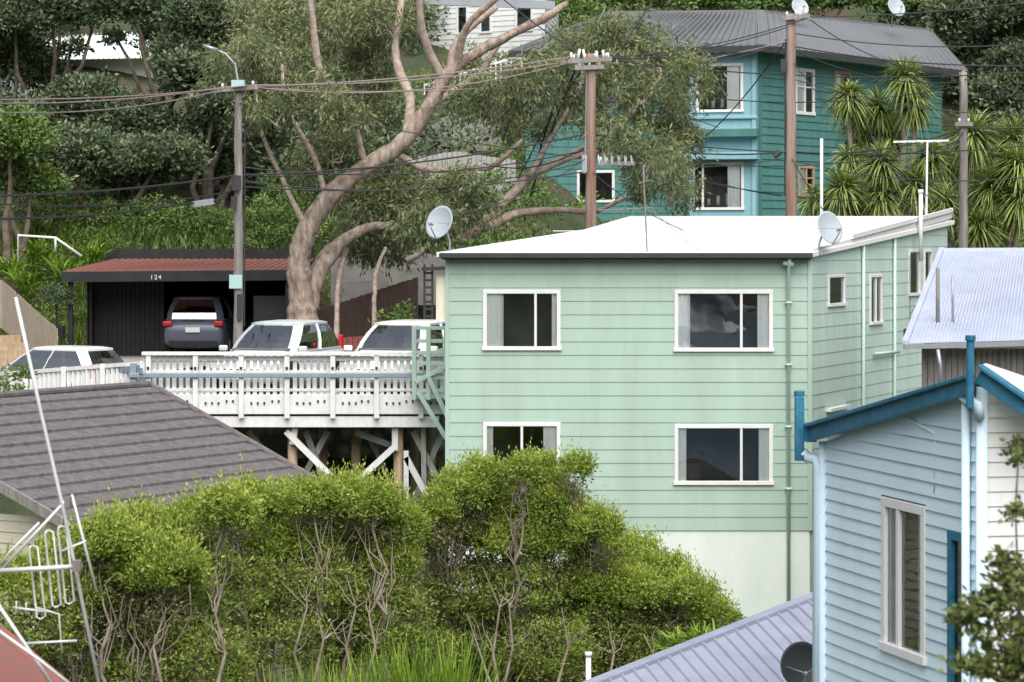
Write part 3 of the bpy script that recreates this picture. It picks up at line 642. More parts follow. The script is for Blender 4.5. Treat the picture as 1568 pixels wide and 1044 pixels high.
for i,o in enumerate(ob):
    for k in range(3): c=bf.pt(o[0]+.45+.3*k,o[2]+.12,-.35); mb.tube([c,c+Vector((0,0,.22+.08*k))],[.07,.05],8)
mb.obj('window_ornaments',M['whiteold'],T,True)
mb=MB(); z1=bf.z(1,204); fbox(mb,bf,-.2,bf.L+.1,z1-.12,z1+.12,-.2,.45); mb.obj('dark_ledge',M['teal'],T)
mb=MB(); z2=bf.z(1,240); fbox(mb,bf,-.2,bf.L+.1,z2-.1,z2+.12,-.2,.5); fbox(mb,bf,bf.L-.14,bf.L,-1,ze,0,.06); fbox(mb,bf,0,.14,-1,ze,0,.06); z3=bf.z(1,180); fbox(mb,bf,-.05,bf.L+.05,z3-.05,z3+.05,0,.1); mb.obj('bay_trim',M['tealblue'],T,bevel=.02)
o2=wop(f2,[(1218,1246,106,174),(1278,1302,110,172),(1388,1409,134,184),(1222,1246,254,300)])
mb=MB(); boards(mb,f2,0,f2.L,-1,ze,.26,.03,o2); mb.obj('right_boards',M['teal'],T)
for i,o in enumerate(o2): window(T,f2,*o,[(o[0]+o[1])/2],name='right_window_%d'%i,curt=[(o[0]+.1,(o[0]+o[1])/2)],fw=.08,trans=[(o[2]*.4+o[3]*.6)],fm='white' if i in(0,) else 'wood')
mb=MB(); boards(mb,f3,0,f3.L,-1,ze,.26,.03); boards(mb,f4,0,f4.L,-1,ze,.26,.03); fbox(mb,f2,-.08,.1,-1,ze,-.02,.06); mb.obj('rear_boards',M['teal'],T)
ov=.7
c=[f1.pt(-.4,ze,ov),f1.pt(f1.L+.3,ze,ov+.4),f2.pt(f2.L+ov,ze,ov),f3.pt(f3.L+ov,ze,ov)]
r1=W(930,19,89);r1.z=7.9; r2=W(1165,17,89.5); r2.z=8.0; r3=W(1425,48,97); r3.z=7.95
mb=MB(); mb.poly([c[0],c[1],r2,r1]); mb.poly([c[1],c[2],r3,r2]); mb.poly([c[2],c[3],r3]); mb.poly([c[3],c[0],r1,r2,r3])
ribs(mb,c[0],c[1],r1,r2,34,.07,.05); ribs(mb,c[1],c[2],r2,r3,32,.07,.05)
for a,b in ((r1,r2),(r2,r3),(c[1],r2)): mb.beam(a,b,.25,.08)
mb.obj('hip_roof',M['greyroof'],T)
mb=MB()
for a,b in ((c[0],c[1]),(c[1],c[2])): mb.beam(a-Vector((0,0,.09)),b-Vector((0,0,.09)),.1,.2)
mb.obj('gutter',M['gutter'],T)
mb=MB(); mb.poly([c[0]-Vector((0,0,.12)),c[1]-Vector((0,0,.12)),c[2]-Vector((0,0,.12)),c[3]-Vector((0,0,.12))]); mb.obj('soffit',M['tealblue'],T)
dish('satellite_dish',W(1224,12,88),.34,(.3,-.8,.4),W(1222,30,88))
dish('satellite_dish',W(1371,12,92),.38,(.4,-.8,.4),W(1366,42,93))
# =========================================================================== WHITE HOUSES on hill
Hw=grp('white_hillside_house'); f=Fr((XX(655,100),100),(XX(835,97),97)); g2=Fr((XX(835,97),97),(XX(860,106),106))
o=[(f.a(p),f.a(q),ZZ(48,98),ZZ(5,98)) for p,q in ((700,716),(735,752),(790,815))]
mb=MB(); boards(mb,f,0,f.L,0,9.2,.2,.02,o); boards(mb,g2,0,g2.L,0,9.2,.2,.02); mb.poly([f.pt(0,9.2,0),f.pt(f.L,9.2,0),g2.pt(g2.L,9.2,0)]);mb.obj('boards',M['white'],Hw)
for i,q in enumerate(o): window(Hw,f,*q,name='win_%d'%i)
mb=MB(); 
mb.beam(W(640,0,96),W(850,8,95.5),.3,.3); mb.obj('eave',M['galv'],Hw)
mb=MB()
for i in range(26): 
    t=i/25; p=W(650,150,94).lerp(W(845,90,94),t); mb.box(p,(.05,.05,1.0))
mb.beam(W(650,130,94),W(845,70,94),.08,.08); mb.beam(W(650,172,94),W(845,112,94),.08,.2); mb.obj('stair_balustrade',M['white'],Hw)
Hl=grp('pale_hillside_house'); f=Fr((XX(60,98),98),(XX(240,96),96)); g2=Fr((XX(240,96),96),(XX(300,104),104))
o=[(f.a(p),f.a(q),ZZ(150,97),ZZ(108,97)) for p,q in ((100,125),(150,180))]
ztl=ZZ(88,97)
mb=MB(); boards(mb,f,0,f.L,2,ztl,.2,.02,o); boards(mb,g2,0,g2.L,2,ztl,.2,.02); mb.obj('boards',M['white'],Hl)
for i,q in enumerate(o): window(Hl,f,*q,name='win_%d'%i)
mb=MB(); q=[W(45,92,96.5),W(255,88,94.8),W(230,48,102),W(80,52,103)]; mb.poly(q); ribs(mb,q[0],q[1],q[3],q[2],26,.07,.05); mb.obj('roof',M['found'],Hl)
Hg=grp('grey_hillside_shed'); mb=MB(); f=Fr((XX(-40,92),92),(XX(52,90),90)); boards(mb,f,0,f.L,2,ZZ(148,91),.25,.02); mb.obj('walls',M['concrete'],Hg)
mb=MB(); q=[W(-50,150,91.5),W(60,146,89.5),W(45,118,94),W(-50,115,95)]; mb.poly(q); ribs(mb,q[0],q[1],q[3],q[2],14,.07,.05); mb.obj('roof',M['galv'],Hg)
# =========================================================================== LILAC ROOF HOUSE (right)
HL=grp('lilac_roof_house'); q=[W(1386,526,43),W(1640,519,43),W(1640,381,51),W(1442,382,51)]
mb=MB(); mb.poly(q)
nr=46
mb.obj('roof_sheet',M['lilac'],HL); mb=MB(); ribs(mb,q[0],q[1],q[3],q[2],nr,.05,.018); mb.beam(q[3],q[2],.25,.06); mb.beam(q[0]+Vector((0,0,.02)),q[3]+Vector((0,0,.02)),.1,.06); mb.obj('roof_corrugation',M['lilac'],HL)
mb=MB(); mb.beam(q[0]+Vector((-.03,-.06,-.05)),q[1]+Vector((0,-.06,-.05)),.12,.08); mb.obj('gutter',M['galv'],HL)
f=Fr((XX(1412,43.4),43.4),(XX(1640,43.4),43.4)); mb=MB()
for i in range(26): fbox(mb,f,i*.1,i*.1+.09,-10,q[0].z-.1,-.05,.0+.004*(i%3))
mb.obj('vertical_boards',M['pole'],HL)
mb=MB(); f2b=Fr((XX(1450,50.9),50.9),(XX(1412,43.4),43.4)); mb.poly([f2b.pt(0,-10),f2b.pt(f2b.L,-10),f2b.pt(f2b.L,q[0].z-.1),f2b.pt(0,q[3].z-.1)]); mb.obj('side_wall',M['concrete'],HL)
mb=MB(); mb.tube([W(1436,505,44.5),W(1436,410,44.5)],.035,10); mb.tube([W(1434,506,44.3),W(1436,498,44.3)],.05,8); mb.obj('flue',M['pole'],HL,True)
mb=MB(); mb.tube([W(1459,498,44.5),W(1459,420,44.5)],.022,8); mb.tube([W(1436,535,42.9),W(1440,560,42.9),W(1440,600,42.9)],.035,8); mb.obj('vent_pipe',M['galv'],HL,True)
# =========================================================================== BLUE HOUSE (right foreground)
HB=grp('light_blue_weatherboard_house'); A2=(XX(1264,31),31.0); B2=(XX(1497,27),27.0); f=Fr(A2,B2)
if f.n.x>0: f.flip()
zA=ZZ(676,31); zB=ZZ(592,27)
tp=lambda a: zA+(zB-zA)*a/f.L
def rng_(f,p,q,y0a,y1a):
    a0,a1=f.a(p),f.a(q); return (a0,a1,f.z(a0,y1a),f.z(a0,y0a))
ow=[rng_(f,1352,1420,757,995),rng_(f,1456,1481,815,1075)]
ow=[(min(o[0],o[1]),max(o[0],o[1]),o[2],o[3]) for o in ow]
mb=MB(); boards(mb,f,0,f.L,-9.9,zB,.155,.024,ow,tp); mb.obj('left_boards',M['blueboard'],HB)
o=ow[0]; window(HB,f,o[0]+.04,o[1]-.04,o[2]+.05,o[3]-.05,[(o[0]*.62+o[1]*.38)],name='tall_window',fw=.075,trans=[],curt=[(o[0]+.1,o[0]+(o[1]-o[0])*.42),(o[0]+(o[1]-o[0])*.75,o[1]-.1)])
o=ow[1]; window(HB,f,*o,[],name='side_window',fm='bluetrim',fw=.07)
fB=Fr(B2,(B2[0]+3.2,B2[1]+.55)); 
if fB.n.y>0: fB.flip()
mb=MB(); boards(mb,fB,0,3.3,-9.9,zB,.155,.018,(),lambda a:zB-.0-.25*a); mb.obj('front_boards',M['white'],HB)
mb=MB(); boards(mb,Fr((A2[0]+4,A2[1]+1.2),A2),0,4.1,-9.9,zA,.155,.018); mb.obj('rear_boards',M['blueboard'],HB)
mb=MB()
mb.tube([f.pt(.0,-9.9,.03),f.pt(.0,zA,.03)],.05,8); mb.tube([W(1228,692,31.3),W(1236,700,31.3),W(1252,704,31.15),W(1254,720,31.1),W(1252,1200,31.1)],.07,12)
mb.box(fB.pt(.03,(zB-9.9)/2,.03),(.11,.11,-(-9.9)+zB+.0)); mb.tube([f.pt(f.L-.12,zB-.1,.08),f.pt(f.L-.12,-9.9,.08)],.045,10)
mb.tube([W(1390,640,28.6),W(1432,664,28.0),W(1434,690,28.0),W(1432,756,28.0)],.02,8)
mb.obj('pipes_and_corners',M['blueboard'],HB,True)
mb=MB()
mb.beam(W(1236,664,31.2),W(1486,588,26.8),.06,.21); mb.beam(W(1236,652,31.1),W(1486,576,26.75),.12,.045)
mb.beam(W(1500,572,26.75),W(1640,668,26.3),.06,.2); mb.beam(W(1500,560,26.7),W(1640,656,26.25),.12,.045)
mb.tube([W(1485,625,26.7),W(1486,515,26.7)],.042,12); mb.tube([W(1486,522,26.7),W(1486,513,26.7)],.056,12)
mb.beam(W(1224,705,31.3),W(1224,606,31.3),.11,.12); mb.tube([W(1224,606,31.3),W(1224,598,31.3)],.065,12); mb.box(W(1240,664,31.2),(.14,.3,.18))
mb.obj('barge_boards_and_gutter_ends',M['bluetrim'],HB,bevel=.01)
mb=MB()
mb.poly([W(1240,655,31.2),W(1490,580,26.85),W(1490,580,26.85)+Vector((2.6,2.2,-1.6)),W(1240,655,31.2)+Vector((2.6,2.2,-1.6))])
mb.poly([W(1500,560,26.85),W(1640,655,26.4),W(1640,600,31),W(1510,556,29.5)]); mb.obj('roof_sheets',M['roofwhite'],HB)
mb=MB(); mb.tube([f.pt(f.L-.1,zB-.1,.12),W(1498,622,26.85),W(1499,640,26.9)],.06,10); mb.obj('downpipe_elbow',M['blueboard'],HB,True)
# =========================================================================== LOWER METAL ROOF
LR=grp('slate_metal_roof_house'); e1=W(890,1052,34); e2=W(1262,906,38.0); dn=Vector((1.9,-5.0,-1.75))
mb=MB(); mb.poly([e1,e2,e2+dn,e1+dn]); mb.obj('roof_sheet',M['lowroof'],LR)
mb=MB(); ribs(mb,e1,e2,e1+dn,e2+dn,22,.05,.035); mb.beam(e1,e2,.2,.05); mb.obj('roof_ribs',M['lowroof'],LR)
mb=MB(); mb.beam(e1+Vector((-.05,.08,-.06)),e2+Vector((-.05,.08,-.06)),.05,.14); mb.obj('barge',M['gutter'],LR)
mb=MB(); mb.poly([e1-Vector((0,0,.1)),e2-Vector((0,0,.1)),e2-Vector((0,0,6)),e1-Vector((0,0,6))]); mb.obj('wall',M['cream'],LR)
dish('satellite_dish',W(1226,1018,33),.3,(.1,-.95,.15),W(1240,1060,33.5),'gutter')
# =========================================================================== BROWN TILE ROOF HOUSE
BT=grp('brown_tile_roof_house'); ed=Vector((.518,.855,0)); en=Vector((-.855,.518,0)); E1=Vector((-6.58,38,-4.14)); E2=E1+ed*6.55
R2=Vector((-6.45,46,-2.585)); wslope=(R2-E1).dot(en)
Lr=(R2-E1).dot(ed)
rows=12; mb=MB()
for i in range(rows):
    t0=i/rows; t1=(i+1.12)/rows
    if i==rows-1: t1=1
    def rowpt(t,end,lift):
        base=E1+en*wslope*t; base.z=E1.z+(R2.z-E1.z)*t+lift
        if end==0: return base+ed*0
        s=6.55+(Lr-6.55)*t; return base+ed*s
    mb.poly([rowpt(t0,0,.06),rowpt(t0,1,.06),rowpt(t1,1,.012),rowpt(t1,0,.012)])
    mb.poly([rowpt(t0,0,.0),rowpt(t0,1,.0),rowpt(t0,1,.06),rowpt(t0,0,.06)])
    n=40
    for k in range(n):
        s=(k+.5*(i%2))/n
        a=rowpt(t0,0,.06).lerp(rowpt(t0,1,.06),s); b=rowpt(t1,0,.012).lerp(rowpt(t1,1,.012),s); w=ed*.05
        mb.poly([a-w,a+Vector((0,0,.006)),b+Vector((0,0,.006)),b-w]); mb.poly([a+Vector((0,0,.006)),a+w,b+w,b+Vector((0,0,.006))])
mb.obj('tiled_slope',M['tile'],BT)
mb=MB(); E3=E2+en*wslope*2; E4=E1+en*wslope*2
ri=E1+en*wslope; ri.z=R2.z
mb.poly([E2,E3,R2]); mb.poly([E3,E4,ri,R2]); mb.tube([ri+Vector((0,0,.05)),R2+Vector((0,0,.05))],.06,8); mb.tube([E2+Vector((0,0,.05)),R2+Vector((0,0,.05))],.055,8)
mb.obj('hip_and_ridge',M['tile'],BT)
mb=MB(); mb.beam(E1-ed*.04,ri-ed*.04,.05,.15); mb.beam(E1-en*.06,E2-en*.06,.1,.09); mb.obj('fascia_gutter',M['pole'],BT)
wa=E1-ed*-.35+en*.35; fg=Fr(wa+en*wslope*2-en*.7,wa)
if fg.n.y>0: fg.flip()
mb=MB(); sl=(R2.z-E1.z)/wslope
boards(mb,fg,0,fg.L,-10,-2.7,.17,.018,(),lambda a: E1.z-.12+sl*.35+sl*min(fg.L-a,a))
fe=Fr(wa,wa+ed*5.8); 
if fe.n.x<0: fe.flip()
boards(mb,fe,0,fe.L,-10,E1.z+.02,.17,.018); mb.obj('cream_boards',M['cream'],BT)
# =========================================================================== red roof, TV antenna
RR=grp('red_roof_house'); q=[W(-60,930,22),W(-5,965,22),W(98,1052,20),W(-60,1110,17)]
mb=MB(); mb.poly(q); mb.beam(q[0],q[1],.1,.05); mb.beam(q[1],q[2],.12,.06); mb.poly([q[1],q[2],q[2]-Vector((0,0,4)),q[1]-Vector((0,0,4))]); mb.obj('roof',M['redroof'],RR)
TA=grp('tv_antenna'); Y=19; mb=MB()
def tb(l,r=.012,y=Y): mb.tube([W(a,b,y) for a,b in l],r,8)
tb([(24,455),(60,620),(97,780),(158,1080)],.014); tb([(0,874),(126,867)],.019,18.9); tb([(-5,880),(104,763)],.011); tb([(110,757),(148,906)],.010); tb([(132,828),(92,845)],.009)
tb([(-10,915),(88,1060)],.014,18.7); tb([(-10,960),(60,1010),(112,1052)],.012,18.6)
tb([(20,930),(66,936)],.008); tb([(40,985),(118,981)],.01); tb([(25,920),(25,940)],.005); tb([(40,922),(40,942)],.005); tb([(55,924),(55,944)],.005)
for x,y0,y1 in ((72,812,930),(48,835,948),(92,805,925)):
    tb([(x,y0),(x+9,y0+2),(x+22,y1-5),(x+14,y1),(x+8,y1-3),(x-3,y0+5),(x,y0)],.008)
tb([(0,865),(15,845),(60,800)],.009); tb([(55,930),(90,940),(95,1000)],.007)
mb.obj('mast_and_elements',M['alu'],TA,True)
mb=MB(); mb.box(W(104,768,18.9),(.05,.05,.08)); mb.box(W(118,866,18.85),(.06,.06,.08)); mb.obj('clamps',M['pole'],TA)
# =========================================================================== GUM TREE
GT=grp('gum_tree'); mb=MB(); Yt=62.0
def path(l,y0,y1,mb,n=9,sub=3):
    N=len(l); pts=[];rad=[]
    P=[W(a,b,y0+(y1-y0)*i/(N-1)) for i,(a,b,r) in enumerate(l)]; R=[r*Yt/F for a,b,r in l]
    for i in range(N-1):
        p0=P[max(i-1,0)];p1=P[i];p2=P[i+1];p3=P[min(i+2,N-1)]
        for k in range(sub):
            t=k/sub; q=.5*((2*p1)+(p2-p0)*t+(2*p0-5*p1+4*p2-p3)*t*t+(3*p1-p0-3*p2+p3)*t**3); pts.append(q); rad.append((R[i]*(1-t)+R[i+1]*t)*random.uniform(.93,1.08))
    pts.append(P[-1]);rad.append(R[-1]); mb.tube(pts,rad,n,False)
path([(468,560,30),(464,505,25),(461,460,20),(457,405,17),(472,350,16),(503,303,15),(555,258,13.5),(615,220,12.5),(655,165,11),(690,108,10),(745,72,8.5),(805,42,6.5),(870,5,4.5)],62,62,mb,18,9)
path([(470,470,17),(490,410,14),(522,372,11),(560,350,8),(610,345,5)],62.2,64,mb,14,7)
mb.rough(.045,2.6)
mb.obj('trunk',M['bark'],GT,True)
mb=MB()
for l,y1 in (([(680,125,8),(650,60,6),(640,-20,4)],61),([(622,215,9),(628,150,8),(606,90,7),(615,-10,5.5)],63),([(535,180,5),(510,140,6),(488,100,6),(475,-10,4.5)],61),([(560,255,5),(545,200,5),(520,170,4.5)],61.5),
    ([(690,110,8),(702,60,6),(760,10,4)],62),([(660,160,6),(735,110,5),(770,60,4),(840,30,3)],63),([(700,100,7),(715,40,5),(770,-10,4)],60.8),
    ([(600,228,7),(650,258,5.5),(720,258,5),(760,252,4),(800,215,3)],63),([(700,370,8),(740,345,8),(782,300,8),(812,268,7),(870,240,5),(935,200,4),(1000,140,3)],62.5),
    ([(740,350,7),(790,328,7),(850,322,5),(915,322,4),(960,300,3)],63),([(810,268,5),(850,200,4),(890,130,3),(880,80,3)],62),([(870,240,4),(940,240,4),(1000,270,3),(1040,310,2)],63),
    ([(573,540,4.5),(573,470,4),(576,420,3.5),(590,380,3)],64),([(515,540,5),(517,440,4),(530,380,4)],63.5),([(620,400,5),(660,375,5),(700,330,4),(740,280,3)],64),([(470,350,6),(440,290,4),(400,200,3),(390,120,2.5)],61.8),([(500,300,5),(480,240,4),(440,160,3),(430,80,2)],63),
    ([(940,200,3),(965,170,3),(1010,120,2),(1005,95,2)],62),([(860,245,4),(900,235,3),(955,225,3)],62)):
    path(l,62,y1,mb,8,5)
mb.rough(.03,2.2)
GB=[(425,60,60,48),(380,85,45,35),(350,100,30,25),(450,25,60,35),(520,50,60,50),(560,110,45,35),(480,150,55,35),(520,175,40,30),(595,30,45,40),(575,165,40,26),(515,225,45,30),(475,255,30,30),(580,335,45,38),(560,360,45,40),(620,310,60,38),(650,345,50,35),(585,375,45,30),(640,290,55,25),(545,300,35,25),(430,95,50,30),(410,170,35,25),
(760,150,60,38),(720,135,35,30),(830,125,60,40),(800,190,50,25),(880,165,50,35),(900,60,50,28),(955,50,50,30),(1010,95,55,45),(1055,120,35,36),(950,130,55,40),(1005,170,55,36),(1040,210,38,32),(945,205,48,28),(1000,240,50,30),(1040,285,30,36),(990,290,35,18),(700,285,50,24),(745,320,25,18),(860,75,32,22),(590,255,35,20),(400,20,50,30),(605,0,50,22),(400,130,35,22),(690,330,40,22)]
rg=random.Random(5); blobs=[]
for a,b,rx,rz_ in GB:
    Yb=rg.uniform(63.3,68) if rg.random()<.72 else rg.uniform(60.2,61.2)
    if (a,b) in ((515,225),(475,255),(580,335),(560,360),(590,255),(560,110),(575,165),(620,310),(640,290),(720,135),(905,60),(545,300)): Yb=rg.uniform(64,67)
    blobs.append((W(a,b,Yb),(rx*Yb/F*1.0,rg.uniform(.6,1.0),rz_*Yb/F*1.05)))
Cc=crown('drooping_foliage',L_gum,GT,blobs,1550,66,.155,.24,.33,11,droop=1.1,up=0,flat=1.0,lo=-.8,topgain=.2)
rr=random.Random(3)
for i in range(0,len(Cc),7):
    c=Vector(Cc[i]); bc=min(blobs,key=lambda b:(b[0]-c).length)[0]; limb(mb,bc+Vector((rr.uniform(-.3,.3),0,-.4)),c,.03,.01,.15,4,4,rr)
mb.obj('limbs',M['barklt'],GT,True)
# =========================================================================== LEFT DARK TREES
def bigtree(name,m,bl,Y0,Y1,clumps,per,size,seed,base,rc=.42,elong=.5,tr=.16,bark='darkbark',topgain=.3):
    g=grp(name); r=random.Random(seed); B=[]
    for a,b,rx,rz_ in bl:
        Yb=r.uniform(Y0,Y1); B.append((W(a,b,Yb),(rx*Yb/F,min(rx,rz_)*Yb/F,rz_*Yb/F)))
    C_=crown('foliage',m,g,B,clumps,per,size,elong,rc,seed,up=.5,topgain=topgain)
    mb=MB(); bb=W(base[0],base[1],(Y0+Y1)/2); bb.z=min(bb.z,float(ground(bb.x,bb.y)))-.2
    for c,_ in B:
        mid=bb.lerp(c,.45)+Vector((r.uniform(-.4,.4),0,r.uniform(-.2,.5))); limb(mb,bb,mid,tr,tr*.6,.08,4,7,r); limb(mb,mid,c,tr*.6,tr*.25,.1,4,6,r)
    for i in range(0,len(C_),14):
        c=Vector(C_[i]); bc=min(B,key=lambda b:(b[0]-c).length)[0]; limb(mb,bc,c,tr*.25,.012,.12,3,4,r)
    mb.obj('trunk_and_limbs',M[bark],g,True); return g
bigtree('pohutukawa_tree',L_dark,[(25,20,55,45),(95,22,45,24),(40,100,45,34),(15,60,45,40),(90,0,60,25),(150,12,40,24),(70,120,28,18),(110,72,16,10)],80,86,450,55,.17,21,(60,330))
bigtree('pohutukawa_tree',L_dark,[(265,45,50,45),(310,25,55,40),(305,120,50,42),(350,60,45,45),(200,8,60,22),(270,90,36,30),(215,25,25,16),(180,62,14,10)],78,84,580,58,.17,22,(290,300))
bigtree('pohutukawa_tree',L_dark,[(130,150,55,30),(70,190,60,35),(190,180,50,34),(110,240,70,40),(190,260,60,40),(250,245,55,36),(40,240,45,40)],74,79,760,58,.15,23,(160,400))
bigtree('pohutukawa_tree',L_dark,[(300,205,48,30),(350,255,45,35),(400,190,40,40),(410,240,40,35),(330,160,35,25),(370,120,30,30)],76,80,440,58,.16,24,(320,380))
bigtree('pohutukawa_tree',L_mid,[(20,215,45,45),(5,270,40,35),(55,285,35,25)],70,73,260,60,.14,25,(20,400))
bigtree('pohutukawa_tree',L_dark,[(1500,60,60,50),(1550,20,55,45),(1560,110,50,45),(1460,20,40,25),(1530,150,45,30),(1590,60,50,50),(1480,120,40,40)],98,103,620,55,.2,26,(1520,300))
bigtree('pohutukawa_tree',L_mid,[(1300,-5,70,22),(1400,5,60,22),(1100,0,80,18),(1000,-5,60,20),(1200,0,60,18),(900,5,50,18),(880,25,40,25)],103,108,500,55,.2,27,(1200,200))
rg=random.Random(9); bl=[]; HBsh=grp('hillside_bush')
for i in range(190):
    x=rg.uniform(-24,30); y=rg.uniform(77,112)
    if x>-1 and x<17 and y<100: continue
    if -18<x<-11 and 86<y<106: continue
    if -4<x<2 and 84<y<106: continue
    if abs(x)>y*.22+1: continue
    z=float(ground(x,y)); r=rg.uniform(1.0,2.2); bl.append((Vector((x,y,z+r*.5)),(r*1.1,r,r*.9)))
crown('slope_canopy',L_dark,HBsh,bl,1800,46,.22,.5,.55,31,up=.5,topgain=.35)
bl=[]
for i in range(110):
    x=rg.uniform(-16,1); y=rg.uniform(70,78); z=float(ground(x,y)); r=rg.uniform(.35,.8)
    if -11.8<x<-5.3 and y<73.8: continue
    bl.append((Vector((x,y,z+r*.4)),(r*1.2,r,r*.9)))
for i in range(60):
    x=rg.uniform(9,19); y=rg.uniform(70,80); 
    z=float(ground(x,y)); r=rg.uniform(.5,1.0); bl.append((Vector((x,y,z+r*.5)),(r*1.2,r,r*.9)))
for i in range(95):
    x=rg.uniform(-5,4.5); y=rg.uniform(72,97); 
    if x>.2 and y>82: continue
    z=float(ground(x,y)); r=rg.uniform(.4,.85); bl.append((Vector((x,y,z+r*.3)),(r*1.3,r,r*.8)))
crown('bank_undergrowth',L_mid,HBsh,bl,1450,42,.13,.4,.35,32,up=.6,topgain=.2)
bl=[]
for (a,b,r_,Y) in ((90,462,20,68),(10,590,30,52),(35,575,20,52.5),(605,485,26,61),(590,495,18,61),(255,340,40,75),(320,350,40,75),(150,345,40,75),(400,350,45,74),(430,320,40,75),(190,390,20,73.6),(380,378,20,73),(700,330,35,70),(760,300,35,74),(820,320,30,74)):
    bl.append((W(a,b,Y),(r_*Y/F,r_*Y/F*.8,r_*Y/F)))
crown('roadside_shrubs',L_mid,HBsh,bl,360,50,.09,.45,.22,33)
bl=[]; rg=random.Random(19)
for i in range(16):
    x=rg.uniform(-30,30); y=rg.uniform(-55,-28); bl.append((Vector((x,y,float(ground(x,y))+rg.uniform(1,5))),(4,4,4)))
crown('trees_behind_viewpoint',L_mid,grp('reflection_trees'),bl,480,40,.8,.5,1.5,34,up=.5,topgain=.3)  # trees added out of view so the window glass mirrors greenery
g=grp('topiary_shrub'); crown('foliage',L_dark,g,[(W(85,455,66.3),(.4,.35,.32))],60,40,.06,.5,.14,41); mb=MB(); mb.tube([W(90,520,66.3),W(88,500,66.3)],[.17,.2],12); mb.tube([W(88,500,66.3),W(86,465,66.3)],.03,6); mb.obj('pot',M['black'],g)
def grassbank(name,x0,x1,y0,y1,n,L,w,m,seed,droop=.35):
    r=np.random.default_rng(seed); x=r.uniform(x0,x1,n); y=r.uniform(y0,y1,n); z=ground(x,y)
    d=r.normal(size=(n,3))*.35+np.array([0,-.15,1]); d=unit(d); return blades(name,m,None,np.stack([x,y,z],1),d,L,w,seed,droop)
grassbank('grass_bank',-16,-11.4,67.5,75,6500,.55,.04,L_grass,51)
grassbank('grass_bank',-11.6,-1,73.2,76.5,5500,.6,.045,L_mid,52)
def flax(name,px,py,Y,n,L,w,m,seed,onground=False,spread=.5,droop=.45):
    r=np.random.default_rng(seed); b=np.array(W(px,py,Y))
    if onground: b[2]=float(ground(b[0],b[1]))
    B=b+r.normal(size=(n,3))*np.array([.12,.12,.03]); d=unit(r.normal(size=(n,3))*np.array([spread,spread,.2])+np.array([0,0,1])); return blades(name,m,None,B,d,L,w,seed,droop,4)
for i,(a,b,Y) in enumerate(((140,400,72),(60,395,72),(20,420,71),(35,440,70),(95,425,71),(60,360,74),(420,290,76),(500,290,76),(300,365,75),(230,340,76))): flax('flax_plant',a,b,Y,90,1.1,.07,L_grass if i<5 else L_mid,60+i)
# =========================================================================== FOREGROUND SHRUBS
def shrub(name,top,low,Y0,Y1,clumps,per,seed,bases,stems=()):
    g=grp(name); r=random.Random(seed); B=[]; Lw=[]
    for a,b,rx,rz_ in top:
        Yb=r.uniform(Y0,Y1); B.append((W(a,b,Yb),(rx*Yb/F,rx*Yb/F*.8,rz_*Yb/F)))
    for a,b,rx,rz_ in low:
        Yb=r.uniform(Y0-.1,Y1+.3); Lw.append((W(a,b,Yb),(rx*Yb/F,rx*Yb/F*.8,rz_*Yb/F)))
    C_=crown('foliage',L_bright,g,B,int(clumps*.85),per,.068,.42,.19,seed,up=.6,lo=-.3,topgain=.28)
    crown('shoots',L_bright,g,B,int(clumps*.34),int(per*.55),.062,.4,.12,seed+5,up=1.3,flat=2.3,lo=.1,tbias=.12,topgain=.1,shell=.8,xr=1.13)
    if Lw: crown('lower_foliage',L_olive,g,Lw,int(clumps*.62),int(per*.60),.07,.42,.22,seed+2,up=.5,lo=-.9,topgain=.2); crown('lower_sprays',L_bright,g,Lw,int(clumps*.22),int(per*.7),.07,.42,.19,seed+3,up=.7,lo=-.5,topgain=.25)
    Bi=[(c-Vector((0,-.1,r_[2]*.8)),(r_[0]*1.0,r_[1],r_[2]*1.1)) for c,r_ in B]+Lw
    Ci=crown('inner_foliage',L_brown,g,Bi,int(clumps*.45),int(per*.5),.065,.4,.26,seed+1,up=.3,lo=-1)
    mb=MB(); bs=[]
    for a,b in bases:
        Y=r.uniform(Y0,Y1); p=W(a,b,Y); p.z=float(ground(p.x,p.y))-.05; bs.append(p)
    for c,r_ in B:
        b=min(bs,key=lambda q:abs(q.x-c.x)+r.uniform(0,.5)); mid=b.lerp(c,.6)+Vector((r.uniform(-.3,.3),r.uniform(-.2,.2),-.1)); c2=c-Vector((0,0,r_[2]*.45))
        limb(mb,b,mid,.042,.028,.12,5,6,r); limb(mb,mid,c2,.028,.012,.15,5,5,r)
        for k in range(6): limb(mb,mid,c2+Vector((r.uniform(-1,1)*r_[0],r.uniform(-1,1)*r_[1],r.uniform(-.8,.4)*r_[2])),.016,.005,.18,5,4,r)
    for st in stems:
        Yf=Y0-.25; pts=[W(a,b,Yf+r.uniform(-.1,.1)) for a,b in st]; mb.tube(pts,[.032-.024*i/(len(pts)-1) for i in range(len(pts))],6,False)
        for i in range(1,len(pts)-1):
            for k in range(3):
                limb(mb,pts[i],pts[i]+Vector((r.uniform(-.45,.45),r.uniform(-.1,.4),r.uniform(.2,.6))),.011,.004,.2,4,4,r)
    for CC,st in ((C_,5),(Ci,3)):
        for i in range(0,len(CC),st):
            c=Vector(CC[i]); bc=min(B+Lw,key=lambda q:(q[0]-c).length)[0]; limb(mb,bc-Vector((0,0,.35)),c-Vector((0,-.05,.05)),.009,.003,.18,3,3,r)
    mb.obj('twigs',M['twig'],g,True); return g
